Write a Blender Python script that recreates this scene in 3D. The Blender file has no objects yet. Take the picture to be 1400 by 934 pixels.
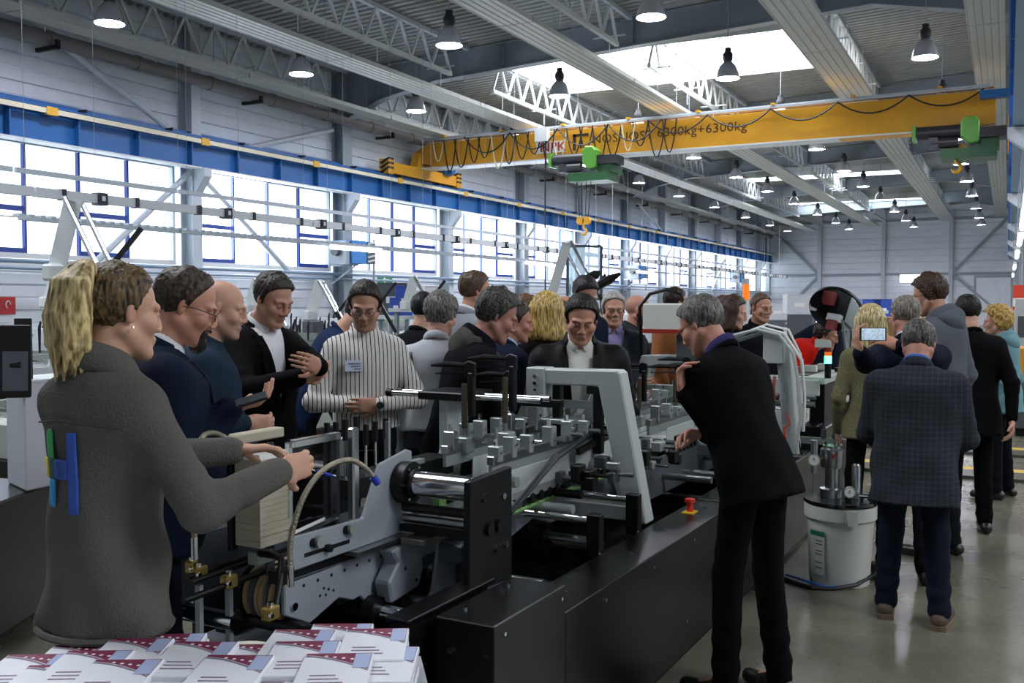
import bpy, bmesh, math, random
import numpy as np
from math import sin, cos, pi, radians, sqrt, atan2
from mathutils import Vector, Matrix
random.seed(7); rng = np.random.default_rng(5)
SC = bpy.context.scene; COL = SC.collection

# ---------------------------------------------------------------- camera, world, exposure
FPX, EYE = 1326.0, 1.7
YAW, PITCH = radians(27.05), math.atan(54/FPX)
cam = bpy.data.cameras.new('camera'); camo = bpy.data.objects.new('camera', cam); COL.objects.link(camo)
cam.sensor_width = 36; cam.lens = 36*FPX/1400; cam.clip_end = 300; cam.clip_start = .05
camo.location = (0, 0, EYE); camo.rotation_euler = (pi/2-PITCH, 0, YAW)
SC.camera = camo
wd = bpy.data.worlds.new('overcast_sky'); SC.world = wd; wd.use_nodes = True
wd.node_tree.nodes['Background'].inputs[0].default_value = (.80, .88, 1, 1)
wd.node_tree.nodes['Background'].inputs[1].default_value = 2.0
WINDOW_LIGHT, BLIND_LIGHT, SKYLIGHT, LAMP_GLOW = 9.0, 2.0, 8.0, 130.0
SC.view_settings.view_transform = 'Standard'; SC.view_settings.look = 'None'
SC.view_settings.gamma = 1; SC.view_settings.exposure = 0.45
SC.view_settings.use_curve_mapping = False
SC.cycles.use_denoising = True
SC.cycles.max_bounces = 6; SC.cycles.diffuse_bounces = 3; SC.cycles.glossy_bounces = 3
SC.cycles.sample_clamp_indirect = 6

# ---------------------------------------------------------------- geometry of the view, for reading positions
CF = Vector((-sin(YAW)*cos(PITCH), cos(YAW)*cos(PITCH), -sin(PITCH))); CR = Vector((cos(YAW), sin(YAW), 0)); CU = CR.cross(CF)
EYEP = Vector((0, 0, EYE))
def ray(x, y): return CF + CR*((x-700)/FPX) + CU*((467-y)/FPX)
def at_z(x, y, z): r = ray(x, y); return EYEP + r*((z-EYE)/r.z)
def at_X(x, y, X): r = ray(x, y); return EYEP + r*(X/r.x)
def at_Y(x, y, Y): r = ray(x, y); return EYEP + r*(Y/r.y)
def at_d(x, y, d): return EYEP + ray(x, y)*d
MA = radians(1.65)                                   # the machine line stands a little askew in the hall
MU = Vector((sin(MA), cos(MA), 0)); MV = Vector((-cos(MA), sin(MA), 0))
MM = Matrix(((MU.x, MV.x, 0, 0), (MU.y, MV.y, 0, 0), (0, 0, 1, 0), (0, 0, 0, 1)))
def mach(p): return Vector((p.dot(MU), p.dot(MV), p.z))
def m_v(x, y, v): r = ray(x, y); return mach(EYEP + r*(v/r.dot(MV)))
def m_u(x, y, u): r = ray(x, y); return mach(EYEP + r*(u/r.dot(MU)))
def m_z(x, y, z): return mach(at_z(x, y, z))

# ---------------------------------------------------------------- materials
def lin(h):
    if isinstance(h, str):
        c = [int(h[i:i+2], 16)/255 for i in (0, 2, 4)]
        return tuple(v/12.92 if v <= .04045 else ((v+.055)/1.055)**2.4 for v in c) + (1,)
    return tuple(h[:3]) + (1,)
MATS = {}
def mat(name, col, rough=.5, metal=0, var=0, vscale=6, bump=0, bscale=40, emit=0, ecol=None, spec=.5, attr=None, stretch=None, coat=0):
    if name in MATS: return MATS[name]
    m = bpy.data.materials.new(name); m.use_nodes = True; nt = m.node_tree; b = nt.nodes['Principled BSDF']
    c = lin(col); b.inputs['Base Color'].default_value = c
    b.inputs['Roughness'].default_value = rough; b.inputs['Metallic'].default_value = metal
    b.inputs['Specular IOR Level'].default_value = spec
    if coat: b.inputs['Coat Weight'].default_value = coat; b.inputs['Coat Roughness'].default_value = .08
    tc = None
    def coords():
        nonlocal tc
        if tc is None:
            t = nt.nodes.new('ShaderNodeTexCoord'); tc = t.outputs['Object']
            if stretch:
                mp = nt.nodes.new('ShaderNodeMapping'); mp.inputs['Scale'].default_value = stretch
                nt.links.new(tc, mp.inputs[0]); tc = mp.outputs[0]
        return tc
    base = None
    if attr:
        a = nt.nodes.new('ShaderNodeAttribute'); a.attribute_name = attr; base = a.outputs['Color']
        nt.links.new(base, b.inputs['Base Color'])
    if var:
        n = nt.nodes.new('ShaderNodeTexNoise'); n.inputs['Scale'].default_value = vscale; n.inputs['Detail'].default_value = 5
        nt.links.new(coords(), n.inputs['Vector'])
        mr = nt.nodes.new('ShaderNodeMapRange'); mr.inputs['From Min'].default_value = .3; mr.inputs['From Max'].default_value = .7
        mr.inputs['To Min'].default_value = 1-var; mr.inputs['To Max'].default_value = 1+var
        nt.links.new(n.outputs[0], mr.inputs['Value'])
        mx = nt.nodes.new('ShaderNodeMix'); mx.data_type = 'RGBA'; mx.blend_type = 'MULTIPLY'; mx.inputs[0].default_value = 1
        if base: nt.links.new(base, mx.inputs[6])
        else: mx.inputs[6].default_value = c
        nt.links.new(mr.outputs[0], mx.inputs[7]); nt.links.new(mx.outputs[2], b.inputs['Base Color'])
    if bump:
        n = nt.nodes.new('ShaderNodeTexNoise'); n.inputs['Scale'].default_value = bscale; n.inputs['Detail'].default_value = 4
        nt.links.new(coords(), n.inputs['Vector'])
        bp = nt.nodes.new('ShaderNodeBump'); bp.inputs['Strength'].default_value = bump; bp.inputs['Distance'].default_value = .01
        nt.links.new(n.outputs[0], bp.inputs['Height']); nt.links.new(bp.outputs[0], b.inputs['Normal'])
    if emit:
        b.inputs['Emission Color'].default_value = lin(ecol or col); b.inputs['Emission Strength'].default_value = emit
    MATS[name] = m; return m

# ---------------------------------------------------------------- mesh helpers
class MB:
    """collects shapes in world (or machine) coordinates and links them as one mesh object"""
    def __init__(s, M=None): s.v = []; s.f = []; s.sm = []; s.M = M
    def add(s, vs, fs, smooth=False):
        n = len(s.v); s.v += [Vector(p) for p in vs]; s.f += [tuple(i+n for i in f) for f in fs]; s.sm += [smooth]*len(fs); return s
    def box(s, a, b):
        x0, y0, z0 = [min(p, q) for p, q in zip(a, b)]; x1, y1, z1 = [max(p, q) for p, q in zip(a, b)]
        return s.add([(x0,y0,z0),(x1,y0,z0),(x1,y1,z0),(x0,y1,z0),(x0,y0,z1),(x1,y0,z1),(x1,y1,z1),(x0,y1,z1)],
                     [(0,3,2,1),(4,5,6,7),(0,1,5,4),(1,2,6,5),(2,3,7,6),(3,0,4,7)])
    def cbox(s, c, d): return s.box([c[i]-d[i]/2 for i in range(3)], [c[i]+d[i]/2 for i in range(3)])
    def beam(s, p, q, w, h, up=(0,0,1)):
        """a bar of section w x h from p to q"""
        p, q = Vector(p), Vector(q); t = (q-p).normalized(); up = Vector(up)
        if abs(t.dot(up)) > .98: up = Vector((1,0,0))
        a = t.cross(up).normalized(); b = a.cross(t)
        vs = [e + a*(sx*w/2) + b*(sz*h/2) for e in (p, q) for sx, sz in ((-1,-1),(1,-1),(1,1),(-1,1))]
        return s.add(vs, [(0,1,2,3),(7,6,5,4),(0,4,5,1),(1,5,6,2),(2,6,7,3),(3,7,4,0)])
    def tube(s, pts, r, n=10, caps=True):
        """round bar along a path; r one radius or one per point"""
        pts = [Vector(p) for p in pts]; m = len(pts)
        rs = r if isinstance(r, (list, tuple)) else [r]*m
        t0 = (pts[1]-pts[0]).normalized(); up = Vector((0,0,1)) if abs(t0.z) < .9 else Vector((1,0,0))
        vs = []; a = t0.cross(up).normalized()
        for i, p in enumerate(pts):
            t = (pts[min(i+1,m-1)]-pts[max(i-1,0)]).normalized()
            a = (a - t*a.dot(t)).normalized(); b = t.cross(a)
            vs += [p + (a*cos(2*pi*k/n) + b*sin(2*pi*k/n))*rs[i] for k in range(n)]
        n0 = len(s.v)
        s.add(vs, [(i*n+k, i*n+(k+1)%n, (i+1)*n+(k+1)%n, (i+1)*n+k) for i in range(m-1) for k in range(n)], True)
        if caps: s.add([], []); s.f += [tuple(n0+k for k in reversed(range(n))), tuple(n0+(m-1)*n+k for k in range(n))]; s.sm += [False, False]
        return s
    def cyl(s, p, q, r, n=14): return s.tube([p, q], r, n)
    def prism(s, pts, off):
        """flat outline pts (any plane) thickened by vector off"""
        n = len(pts); off = Vector(off); P = [Vector(p) for p in pts]
        return s.add(P + [p+off for p in P], [tuple(reversed(range(n))), tuple(range(n, 2*n))] + [(i, (i+1)%n, n+(i+1)%n, n+i) for i in range(n)])
    def lathe(s, prof, c=(0,0,0), n=20, axis=None):
        """profile of (r, z) spun about a vertical line through c"""
        m = len(prof); vs = [(c[0]+r*cos(2*pi*k/n), c[1]+r*sin(2*pi*k/n), c[2]+z) for r, z in prof for k in range(n)]
        return s.add(vs, [(i*n+k, i*n+(k+1)%n, (i+1)*n+(k+1)%n, (i+1)*n+k) for i in range(m-1) for k in range(n)], True)
    def build(s, name, mt, parent=None, bevel=0, kind=None):
        V = [s.M @ p for p in s.v] if s.M else s.v
        lo = Vector([min(p[i] for p in V) for i in range(3)]); hi = Vector([max(p[i] for p in V) for i in range(3)])
        o0 = Vector(((lo.x+hi.x)/2, (lo.y+hi.y)/2, lo.z))
        me = bpy.data.meshes.new(name); me.from_pydata([p-o0 for p in V], [], s.f)
        me.polygons.foreach_set('use_smooth', s.sm)
        if any(s.sm): me.update(); me.set_sharp_from_angle(angle=radians(42))
        for mm in (mt if isinstance(mt, (list, tuple)) else [mt]): me.materials.append(mm)
        o = bpy.data.objects.new(name, me); COL.objects.link(o); o.location = o0
        if parent: adopt(o, parent)
        if bevel:
            bv = o.modifiers.new('bevel', 'BEVEL'); bv.width = bevel; bv.segments = 1; bv.limit_method = 'ANGLE'; bv.angle_limit = radians(50)
        if kind: o['kind'] = kind
        return o
def world_of(o):
    m = Matrix.LocRotScale(o.location, o.rotation_euler, o.scale)
    return (world_of(o.parent) @ o.matrix_parent_inverse @ m) if o.parent else m
def adopt(o, parent):
    o.parent = parent; o.matrix_parent_inverse = world_of(parent).inverted()
def tag(o, label, cat, group=None):
    o['label'] = label; o['category'] = cat
    if group: o['group'] = group
    return o
def thing(name, label, cat, loc, group=None):
    o = bpy.data.objects.new(name, None); COL.objects.link(o); o.location = loc; o.empty_display_size = .2
    return tag(o, label, cat, group)
def struct(o): o['kind'] = 'structure'; return o
def root(name, loc=(0,0,0)):
    o = bpy.data.objects.new(name, None); COL.objects.link(o); o.location = loc; o['kind'] = 'structure'; return o
def copy_tree(o, delta, parent=None):
    """a thing with copies of its parts and sub-parts, moved by delta"""
    c = o.copy(); COL.objects.link(c)
    if parent is None: c.location = o.location + Vector(delta)
    else: c.parent = parent; c.matrix_parent_inverse = o.matrix_parent_inverse
    for ch in KIDS.get(o.name, []): copy_tree(ch, delta, c)
    return c
KIDS = {}
def kids(o):
    KIDS[o.name] = [x for x in bpy.data.objects if x.parent == o]
    for k in KIDS[o.name]: kids(k)
def clone(o, loc, parent=None, rot=None):
    c = o.copy(); COL.objects.link(c); c.location = loc
    if rot: c.rotation_euler = rot
    if parent: adopt(c, parent)
    return c
ORD = 'first second third fourth fifth sixth seventh eighth ninth tenth eleventh twelfth thirteenth fourteenth'.split()
# ================================================================ the hall
WX, RX, EY = -17.6, .55, 80.0
def deck_z(x): return 9.15 + .046*x if x < .5 else 9.173 - .046*(x-.5)
M_wall = mat('wall_cladding', 'D6DEE6', .55, var=.05, vscale=2)
M_deck = mat('roof_deck', '9A9E9E', .6, var=.06, vscale=1.5)
M_steel = mat('grey_steel', '8C979F', .45)
M_steel2 = mat('pale_steel', 'B4BEC6', .4)
M_white = mat('white_steel', 'D3D8D8', .45)
M_panel = mat('radiant_panel', 'B3B7B2', .5)
M_blue = mat('crane_rail_blue', '1F5F9E', .42)
M_bluedark = mat('window_frame_blue', '27408C', .5)
M_cream = mat('conductor_cream', 'D9D6BC', .5)
M_black = mat('black_plastic', '15161A', .45)
M_pipe = mat('brown_grey_pipe', '6E6A6A', .5)
M_glow = mat('window_glow', 'FFFFFF', .4, emit=WINDOW_LIGHT, ecol='F1F5FF')
M_blind = mat('window_blind_glow', 'C8D8E8', .4, emit=BLIND_LIGHT, ecol='D2E0F0')
M_sky = mat('skylight_glow', 'FFFFFF', .4, emit=SKYLIGHT, ecol='F4F8FF')

def concrete():
    m = bpy.data.materials.new('polished_concrete'); m.use_nodes = True; nt = m.node_tree; b = nt.nodes['Principled BSDF']
    tc = nt.nodes.new('ShaderNodeTexCoord')
    n = nt.nodes.new('ShaderNodeTexNoise'); n.inputs['Scale'].default_value = 1.1; n.inputs['Detail'].default_value = 8; n.inputs['Roughness'].default_value = .62
    nt.links.new(tc.outputs['Object'], n.inputs['Vector'])
    cr = nt.nodes.new('ShaderNodeValToRGB'); e = cr.color_ramp.elements
    e[0].position = .3; e[0].color = lin('58584C'); e[1].position = .7; e[1].color = lin('7C7B68')
    nt.links.new(n.outputs[0], cr.inputs[0]); nt.links.new(cr.outputs[0], b.inputs['Base Color'])
    n2 = nt.nodes.new('ShaderNodeTexNoise'); n2.inputs['Scale'].default_value = 3; n2.inputs['Detail'].default_value = 6
    nt.links.new(tc.outputs['Object'], n2.inputs['Vector'])
    mr = nt.nodes.new('ShaderNodeMapRange'); mr.inputs['To Min'].default_value = .16; mr.inputs['To Max'].default_value = .38
    nt.links.new(n2.outputs[0], mr.inputs['Value']); nt.links.new(mr.outputs[0], b.inputs['Roughness'])
    return m
fl = MB().box((WX-.2, -6, -.2), (18, EY+.2, 0)).build('floor', concrete()); struct(fl)

# ---- left wall: cladding panels bay by bay, a band of windows between
BAY = 5.9; COLY = [17.2 + BAY*k for k in range(-3, 11)]            # column axes along the window wall
wl = root('wall_left', (WX, 40, 0))
def panel_mb(y0, y1, z0, z1, X):
    mb = MB(); h = z1-z0; e = .012                                  # cassette with two pressed grooves
    prof = [(0,z0+e),(.03,z0+e*2),(.03,z0+h*.45),(.012,z0+h*.47),(.012,z0+h*.53),(.03,z0+h*.55),(.03,z1-e*2),(0,z1-e)]
    vs = [(X+d, y, z) for y in (y0+.01, y1-.01) for d, z in prof]
    n = len(prof); mb.add(vs, [(i, i+1, n+i+1, n+i) for i in range(n-1)] + [tuple(reversed(range(n))), tuple(range(n, 2*n))]); return mb
MB().box((WX-.2, -6, 0), (WX-.01, EY, 2.55)).build('lower_backing', M_wall, wl)
MB().box((WX-.2, -6, 4.92), (WX-.01, EY, 9)).build('upper_backing', M_wall, wl)
rows = [(z, z+.51) for z in (0, .51, 1.02, 1.53, 2.04)] + [(4.95+.56*k, 5.51+.56*k) for k in range(6)]
for z0, z1 in rows:
    p0 = panel_mb(COLY[0], COLY[1], z0, z1, WX).build('wall_panel', M_wall, wl)
    for k in range(1, len(COLY)-1): clone(p0, p0.location + Vector((0, BAY*k, 0)), wl)
    clone(p0, p0.location + Vector((0, -BAY, 0)), wl)
MB().box((WX-.2, -6, 2.55), (WX-.05, 5.3, 4.92)).build('blank_panel', M_wall, wl)

# ---- windows: frame, mullions, panes with or without blinds
ZS, ZT = 2.68, 4.86
def window(n, y0, y1, blinds, sash):
    w = root('window_%d' % n, (WX, (y0+y1)/2, ZS))
    MB().box((WX-.1, y0, ZT), (WX+.05, y1, ZT+.08)).box((WX-.1, y0, ZS-.1), (WX+.06, y1, ZS))\
        .box((WX-.1, y0, ZS), (WX+.05, y0+.07, ZT)).box((WX-.1, y1-.07, ZS), (WX+.05, y1, ZT)).build('frame', M_white, w)
    step = (y1-y0-.14)/4
    for k in range(4):
        a, b = y0+.07+step*k, y0+.07+step*(k+1)
        MB().box((WX-.09, a+.03, ZS), (WX-.075, b-.03, ZT)).build('pane', M_blind if blinds[k] == '1' else M_glow, w)
        if k: MB().box((WX-.07, a-.025, ZS), (WX+.02, a+.025, ZT)).build('mullion', M_bluedark, w)
        if sash[k] == '1':
            MB().box((WX-.07, a+.035, 3.52), (WX+.03, b-.035, 3.62)).box((WX-.07, a+.035, ZS), (WX+.03, b-.035, ZS+.1)).build('sash_rail', M_bluedark, w)
BL = ['0001', '1001', '1111', '0011', '0111', '0010', '0001', '0000', '0100', '0010', '0000', '0100', '0000']
SA = ['1000', '1001', '1010', '1001', '0001', '1001', '1001', '0001', '1001', '0001', '1001', '0001', '0001']
for k in range(12):
    y0 = COLY[k+1]-BAY+.35 if k == 0 else COLY[k]+.32
    window(k+1, COLY[k]+.32, COLY[k+1]-.32, BL[k], SA[k])

# ---- steel columns along the window wall, each with a crane corbel
for k, y in enumerate(COLY):
    wide = (k % 2 == 0) if False else abs(((y-23.1)/BAY) % 2) < .1 or abs(((y-23.1)/BAY) % 2 - 2) < .1
    w = .42 if wide else .3
    c = thing('steel_column', 'grey steel column between the windows, %s from the camera' % ORD[k], 'column', (WX+.25, y, 0), 'columns along the window wall')
    mb = MB(); x0 = WX+.04
    mb.box((x0, y-w/2, 0), (x0+.03, y+w/2, 8.3)).box((x0+.37, y-w/2, 0), (x0+.4, y+w/2, 8.3)).box((x0+.03, y-.015, 0), (x0+.37, y+.015, 8.3))
    mb.build('shaft', M_steel2 if not wide else M_steel, c)
    MB().prism([(x0+.4, y-.12, 4.2), (x0+.4, y-.12, 4.85), (x0+.75, y-.12, 4.85), (x0+.75, y-.12, 4.65)], (0, .24, 0)).build('corbel', M_steel2, c)
# ---- diagonal braces
def brace(label, a, b, r=.07):
    o = MB().cyl(a, b, r, 10).build('diagonal_brace', M_steel2); tag(o, label, 'brace', 'tube braces on the window wall')
xb = WX+.35
brace('upper grey tube brace falling right above the nearest blue rail', (xb, 12.2, 7.6), (xb, 16.6, 5.6))
brace('upper grey tube brace rising right below the brown pipe', (xb, 19.0, 5.6), (xb, 22.5, 6.6))
brace('lower pale tube brace rising to the second column in view', (xb, 14.3, 2.5), (xb, 17.05, 4.75))
brace('lower pale tube brace falling right from the second column in view', (xb, 17.35, 4.75), (xb, 20.6, 2.5))
brace('far tube brace high on the window wall', (xb, 46.9, 7.3), (xb, 52, 5.7))
brace('far tube brace crossing a window beside the end wall', (xb, 62.5, 2.4), (xb, 66, 4.8))

# ---- left crane rail: web with stiffeners, flanges, rail, cream conductor bar
cr = thing('crane_rail', 'long blue crane runway girder above the windows', 'crane rail', (WX+.6, 40, 4.85))
xr = WX+.55
MB().box((xr, -4, 4.86), (xr+.02, EY-.2, 5.52)).build('web', M_blue, cr)
MB().box((xr-.16, -4, 4.83), (xr+.18, EY-.2, 4.86)).build('bottom_flange', M_white, cr)
MB().box((xr-.16, -4, 5.52), (xr+.2, EY-.2, 5.55)).box((xr-.03, -4, 5.55), (xr+.03, EY-.2, 5.62)).build('top_flange', M_blue, cr)
MB().box((xr-.25, -4, 5.62), (xr-.22, EY-.2, 5.72)).build('walkway_edge', M_blue, cr)
MB().box((xr+.2, -4, 5.40), (xr+.24, EY-.2, 5.5)).build('conductor_bar', M_cream, cr)
st = MB().box((xr+.02, 6, 4.86), (xr+.16, 6.03, 5.52)).build('stiffener', M_blue, cr)
for k in range(1, 48): clone(st, st.location + Vector((0, 1.54*k, 0)), cr)
yb = MB().box((xr+.19, 12.9, 5.37), (xr+.26, 13.15, 5.53)).build('conductor_clip', mat('clip_yellow', 'D8A93A', .5), cr)
for k in range(1, 14): clone(yb, yb.location + Vector((0, 4.1*k, 0)), cr)
hb = MB().box((xr-.1, 13.8, 5.56), (xr+.26, 13.84, 5.62)).build('rail_clamp', M_black, cr)
for k in range(1, 26): clone(hb, hb.location + Vector((0, 2.3*k, 0)), cr)
# ---- pipe under the eaves with sleeves and brackets
pp = thing('ventilation_pipe', 'long brown-grey pipe high on the window wall', 'pipe', (WX+.45, 40, 6.9))
MB().cyl((WX+.45, -4, 6.95), (WX+.45, EY-.3, 6.95), .15, 16).build('pipe_run', M_pipe, pp)
s0 = MB().cyl((WX+.45, 11, 6.95), (WX+.45, 11.12, 6.95), .17, 16).build('sleeve', M_pipe, pp)
for k in range(1, 30): clone(s0, s0.location + Vector((0, 2.2*k, 0)), pp)
b0 = MB().box((WX+.1, 13.2, 6.72), (WX+.75, 13.28, 6.8)).box((WX+.68, 13.2, 6.72), (WX+.75, 13.28, 6.9)).build('bracket', M_black, pp)
for k in range(1, 11): clone(b0, b0.location + Vector((0, BAY*k, 0)), pp)
# ---- sill pipes below the windows
sp = MB()
for z, r in ((2.5, .045), (2.36, .03)): sp.cyl((WX+.5, 6, z), (WX+.5, EY-.5, z), r, 8)
tag(sp.build('service_pipe', mat('sill_pipe', '7F96AC', .4)), 'pair of thin blue-grey pipes running under the window sills', 'pipe')

# ---- end wall
we = root('wall_back', (-8, EY, 0))
MB().box((WX-.2, EY, 0), (18, EY+.2, 9.2)).build('backing', M_wall, we)
colx = [-17.4, -13.35, -8.6, -3.85, .6]
for i in range(4):
    for z in range(9):
        MB().add([(colx[i]+.1, EY-d, zz) for d, zz in ((.01,z*.95+.02),(.05,z*.95+.05),(.05,z*.95+.44),(.02,z*.95+.46),(.02,z*.95+.5),(.05,z*.95+.52),(.05,z*.95+.91),(.01,z*.95+.94))] +
                 [(colx[i+1]-.1, EY-d, zz) for d, zz in ((.01,z*.95+.02),(.05,z*.95+.05),(.05,z*.95+.44),(.02,z*.95+.46),(.02,z*.95+.5),(.05,z*.95+.52),(.05,z*.95+.91),(.01,z*.95+.94))],
                 [(k, 8+k, 9+k, 1+k) for k in range(7)]).build('wall_panel', M_wall, we)
for x in colx: MB().box((x-.14, EY-.3, 0), (x+.14, EY-.05, 8.6)).build('end_post', M_steel2, we)
MB().box((WX, EY-.25, 3.75), (.6, EY-.1, 3.92)).build('girt', M_steel, we)
MB().box((WX, EY-.25, 7.85), (.6, EY-.1, 8.0)).build('girt', M_steel, we)
for a, b in (((-17.2,7.7),(-13.5,3.95)), ((-13.5,3.7),(-16.6,.4)), ((-.2,7.8),(-3.7,3.95)), ((-3.7,3.75),(-.4,.8))):
    MB().beam((a[0], EY-.2, a[1]), (b[0], EY-.2, b[1]), .16, .16, (0,1,0)).build('cross_brace', M_steel, we)
dr = root('door_1', (-1, EY-.1, 0))
MB().box((-2.1, EY-.22, 0), (.2, EY-.12, 3.5)).build('door_leaf', M_wall, dr)
MB().box((-2.25, EY-.24, 0), (-2.1, EY-.1, 3.65)).box((-2.1, EY-.24, 3.5), (.3, EY-.1, 3.65)).build('door_frame', M_steel, dr)
struct(MB().box((WX-.2, -6.2, 0), (18, -6, 9.2)).build('wall_front', M_wall))
struct(MB().box((18, -6, 0), (18.2, EY, 9.2)).build('wall_right', M_wall))

# ---- roof: trapezoid deck, skylights
ce = root('ceiling', (0, 40, 9))
def deck(x0, x1, y0, y1, nm='roof_sheet'):
    pitch = .26; n = max(1, int((y1-y0)/pitch)); p = (y1-y0)/n; prof = []
    for k in range(n):
        y = y0+k*p; prof += [(y, 0), (y+p*.38, 0), (y+p*.5, .11), (y+p*.88, .11)]
    prof.append((y1, 0)); m = len(prof)
    MB().add([(x, y, deck_z(x)+h) for x in (x0, x1) for y, h in prof], [(i, i+1, m+i+1, m+i) for i in range(m-1)]).build(nm, M_deck, ce)
SKY = [(1.4, 5.2), (25.0, 29.5), (54.0, 55.8), (68.9, 70.2)]  # first strip, near the camera, is unseen and added for front light
ys = [-6] + [v for s in SKY for v in s] + [EY]
for k in range(0, len(ys), 2): deck(WX-.2, .5, ys[k], ys[k+1])
for a, b in SKY:
    deck(WX-.2, -13.35, a, b); deck(-4.6, .5, a, b)
    x = -13.35
    while x < -4.7:
        x2 = min(x+2.9, -4.6); z, z2 = deck_z(x)+.12, deck_z(x2)+.12
        MB().add([(x+.03,a,z),(x2-.03,a,z2),(x2-.03,b,z2),(x+.03,b,z)], [(0,1,2,3)]).build('skylight_or_fill_pane', M_sky, ce); x = x2
    MB().box((-13.35, a-.05, deck_z(-13.35)-.02), (-4.6, a, deck_z(-4.6)+.2)).box((-13.35, b, deck_z(-13.35)), (-4.6, b+.05, deck_z(-4.6)+.2)).build('skylight_curb', M_white, ce)
SKY_FILL = [(1.4, 5.2), (13.2, 17), (25.0, 29.5), (50.6, 55.8)]     # unseen skylights over the second nave, added for light from the right
ys = [-6] + [v for s in SKY_FILL for v in s] + [EY]
for k in range(0, len(ys), 2): deck(.5, 18.2, ys[k], ys[k+1])
for a, b in SKY_FILL:
    deck(.5, 4.6, a, b); deck(13.4, 18.2, a, b)
    for i in range(3):
        x, x2 = 4.6+i*2.933, 4.6+(i+1)*2.933; z, z2 = deck_z(x)+.12, deck_z(x2)+.12
        MB().add([(x+.03,a,z),(x2-.03,a,z2),(x2-.03,b,z2),(x+.03,b,z)], [(0,1,2,3)]).build('skylight_or_fill_pane', M_sky, ce)  # added glowing panes, out of view, that brighten the hall

# ---- portal frame rafters
FR = [11.3, 23.1, 34.9, 46.7, 58.5, 70.3]
for i, y in enumerate(FR):
    out = [(WX+.3, 6.9), (-16.0, 7.42), (-14.1, 7.78), (-2.8, 8.3), (-1.2, 7.98), (.55, 7.6), (.55, deck_z(.5)-.02), (WX+.3, deck_z(WX)-.02)]
    t = thing('roof_rafter', 'grey steel roof rafter across the hall, %s from the camera' % ORD[i], 'rafter', (-8, y, 7.5), 'rafters across the hall')
    MB().prism([(x, y-.01, z) for x, z in out], (0, .02, 0)).build('web', M_steel, t)
    fm = MB()
    for (x0, z0), (x1, z1) in zip(out[:5], out[1:6]): fm.beam((x0, y, z0), (x1, y, z1), .3, .03)
    fm.build('bottom_flange', M_steel, t)
    MB().beam((WX+.3, y, deck_z(WX)-.03), (.55, y, deck_z(.5)-.03), .3, .03).build('top_flange', M_steel, t)
    hs = MB().box((-16, y-.14, 7.44), (-15.98, y+.14, 8.35)).build('stiffener', M_steel, t)
    for x in (-12, -8.4, -4): MB().box((x, y-.14, 7.78+.046*(x+14.1)), (x+.02, y+.14, deck_z(x)-.05)).build('stiffener', M_steel, t)

# ---- lattice trusses along the hall between the rafters
TX = [-17.0, -13.0, -8.4, -3.95]
TN = ['against the window wall', 'second line from the window wall', 'middle line under the roof', 'line nearest the right columns']
FRB = [-.5] + FR + [EY]
for j, x in enumerate(TX):
    for i in range(len(FRB)-1):
        if j == 0 and i > 3: continue
        y0, y1 = FRB[i]+.25, FRB[i+1]-.25; zt = deck_z(x)-.08; zb = zt-.85
        if i == len(FRB)-2: y1 = EY-.4
        t = thing('lattice_truss', 'pale lattice roof truss, %s, %s bay from the camera' % (TN[j], ORD[i]), 'truss', (x, (y0+y1)/2, zb), 'lattice trusses under the roof')
        MB().beam((x, y0, zt), (x, y1, zt), .1, .1).build('top_chord', M_steel2, t)
        MB().beam((x, y0+.9, zb), (x, y1-.9, zb), .1, .1).build('bottom_chord', M_white, t)
        n = 10; st_ = (y1-y0-1.8)/n
        if i < 4:
            up = MB().beam((x, y0+.9, zb), (x, y0+.9+st_/2, zt), .06, .06, (1,0,0)).build('web_bar', M_white, t)
            dn = MB().beam((x, y0+.9+st_/2, zt), (x, y0+.9+st_, zb), .06, .06, (1,0,0)).build('web_bar', M_white, t)
            for k in range(1, n): clone(up, up.location+Vector((0, st_*k, 0)), t); clone(dn, dn.location+Vector((0, st_*k, 0)), t)
            hg = MB().beam((x, y0+1.5, zb-.4), (x, y0+1.5, zb+.05), .02, .02).beam((x-.4, y0+1.5, zb+.06), (x+.4, y0+1.5, zb+.06), .03, .03).build('hanger', M_white, t)
            for k in range(1, 4): clone(hg, hg.location+Vector((0, 2.8*k, 0)), t)
        else:
            mb = MB()
            for k in range(n):
                ya = y0+.9+st_*k; mb.beam((x, ya, zb), (x, ya+st_/2, zt), .06, .06, (1,0,0)).beam((x, ya+st_/2, zt), (x, ya+st_, zb), .06, .06, (1,0,0))
                mb.beam((x-.4, ya, zb+.06), (x+.4, ya, zb+.06), .03, .03)
            mb.build('web_bars', M_white, t, kind='stuff')

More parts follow.
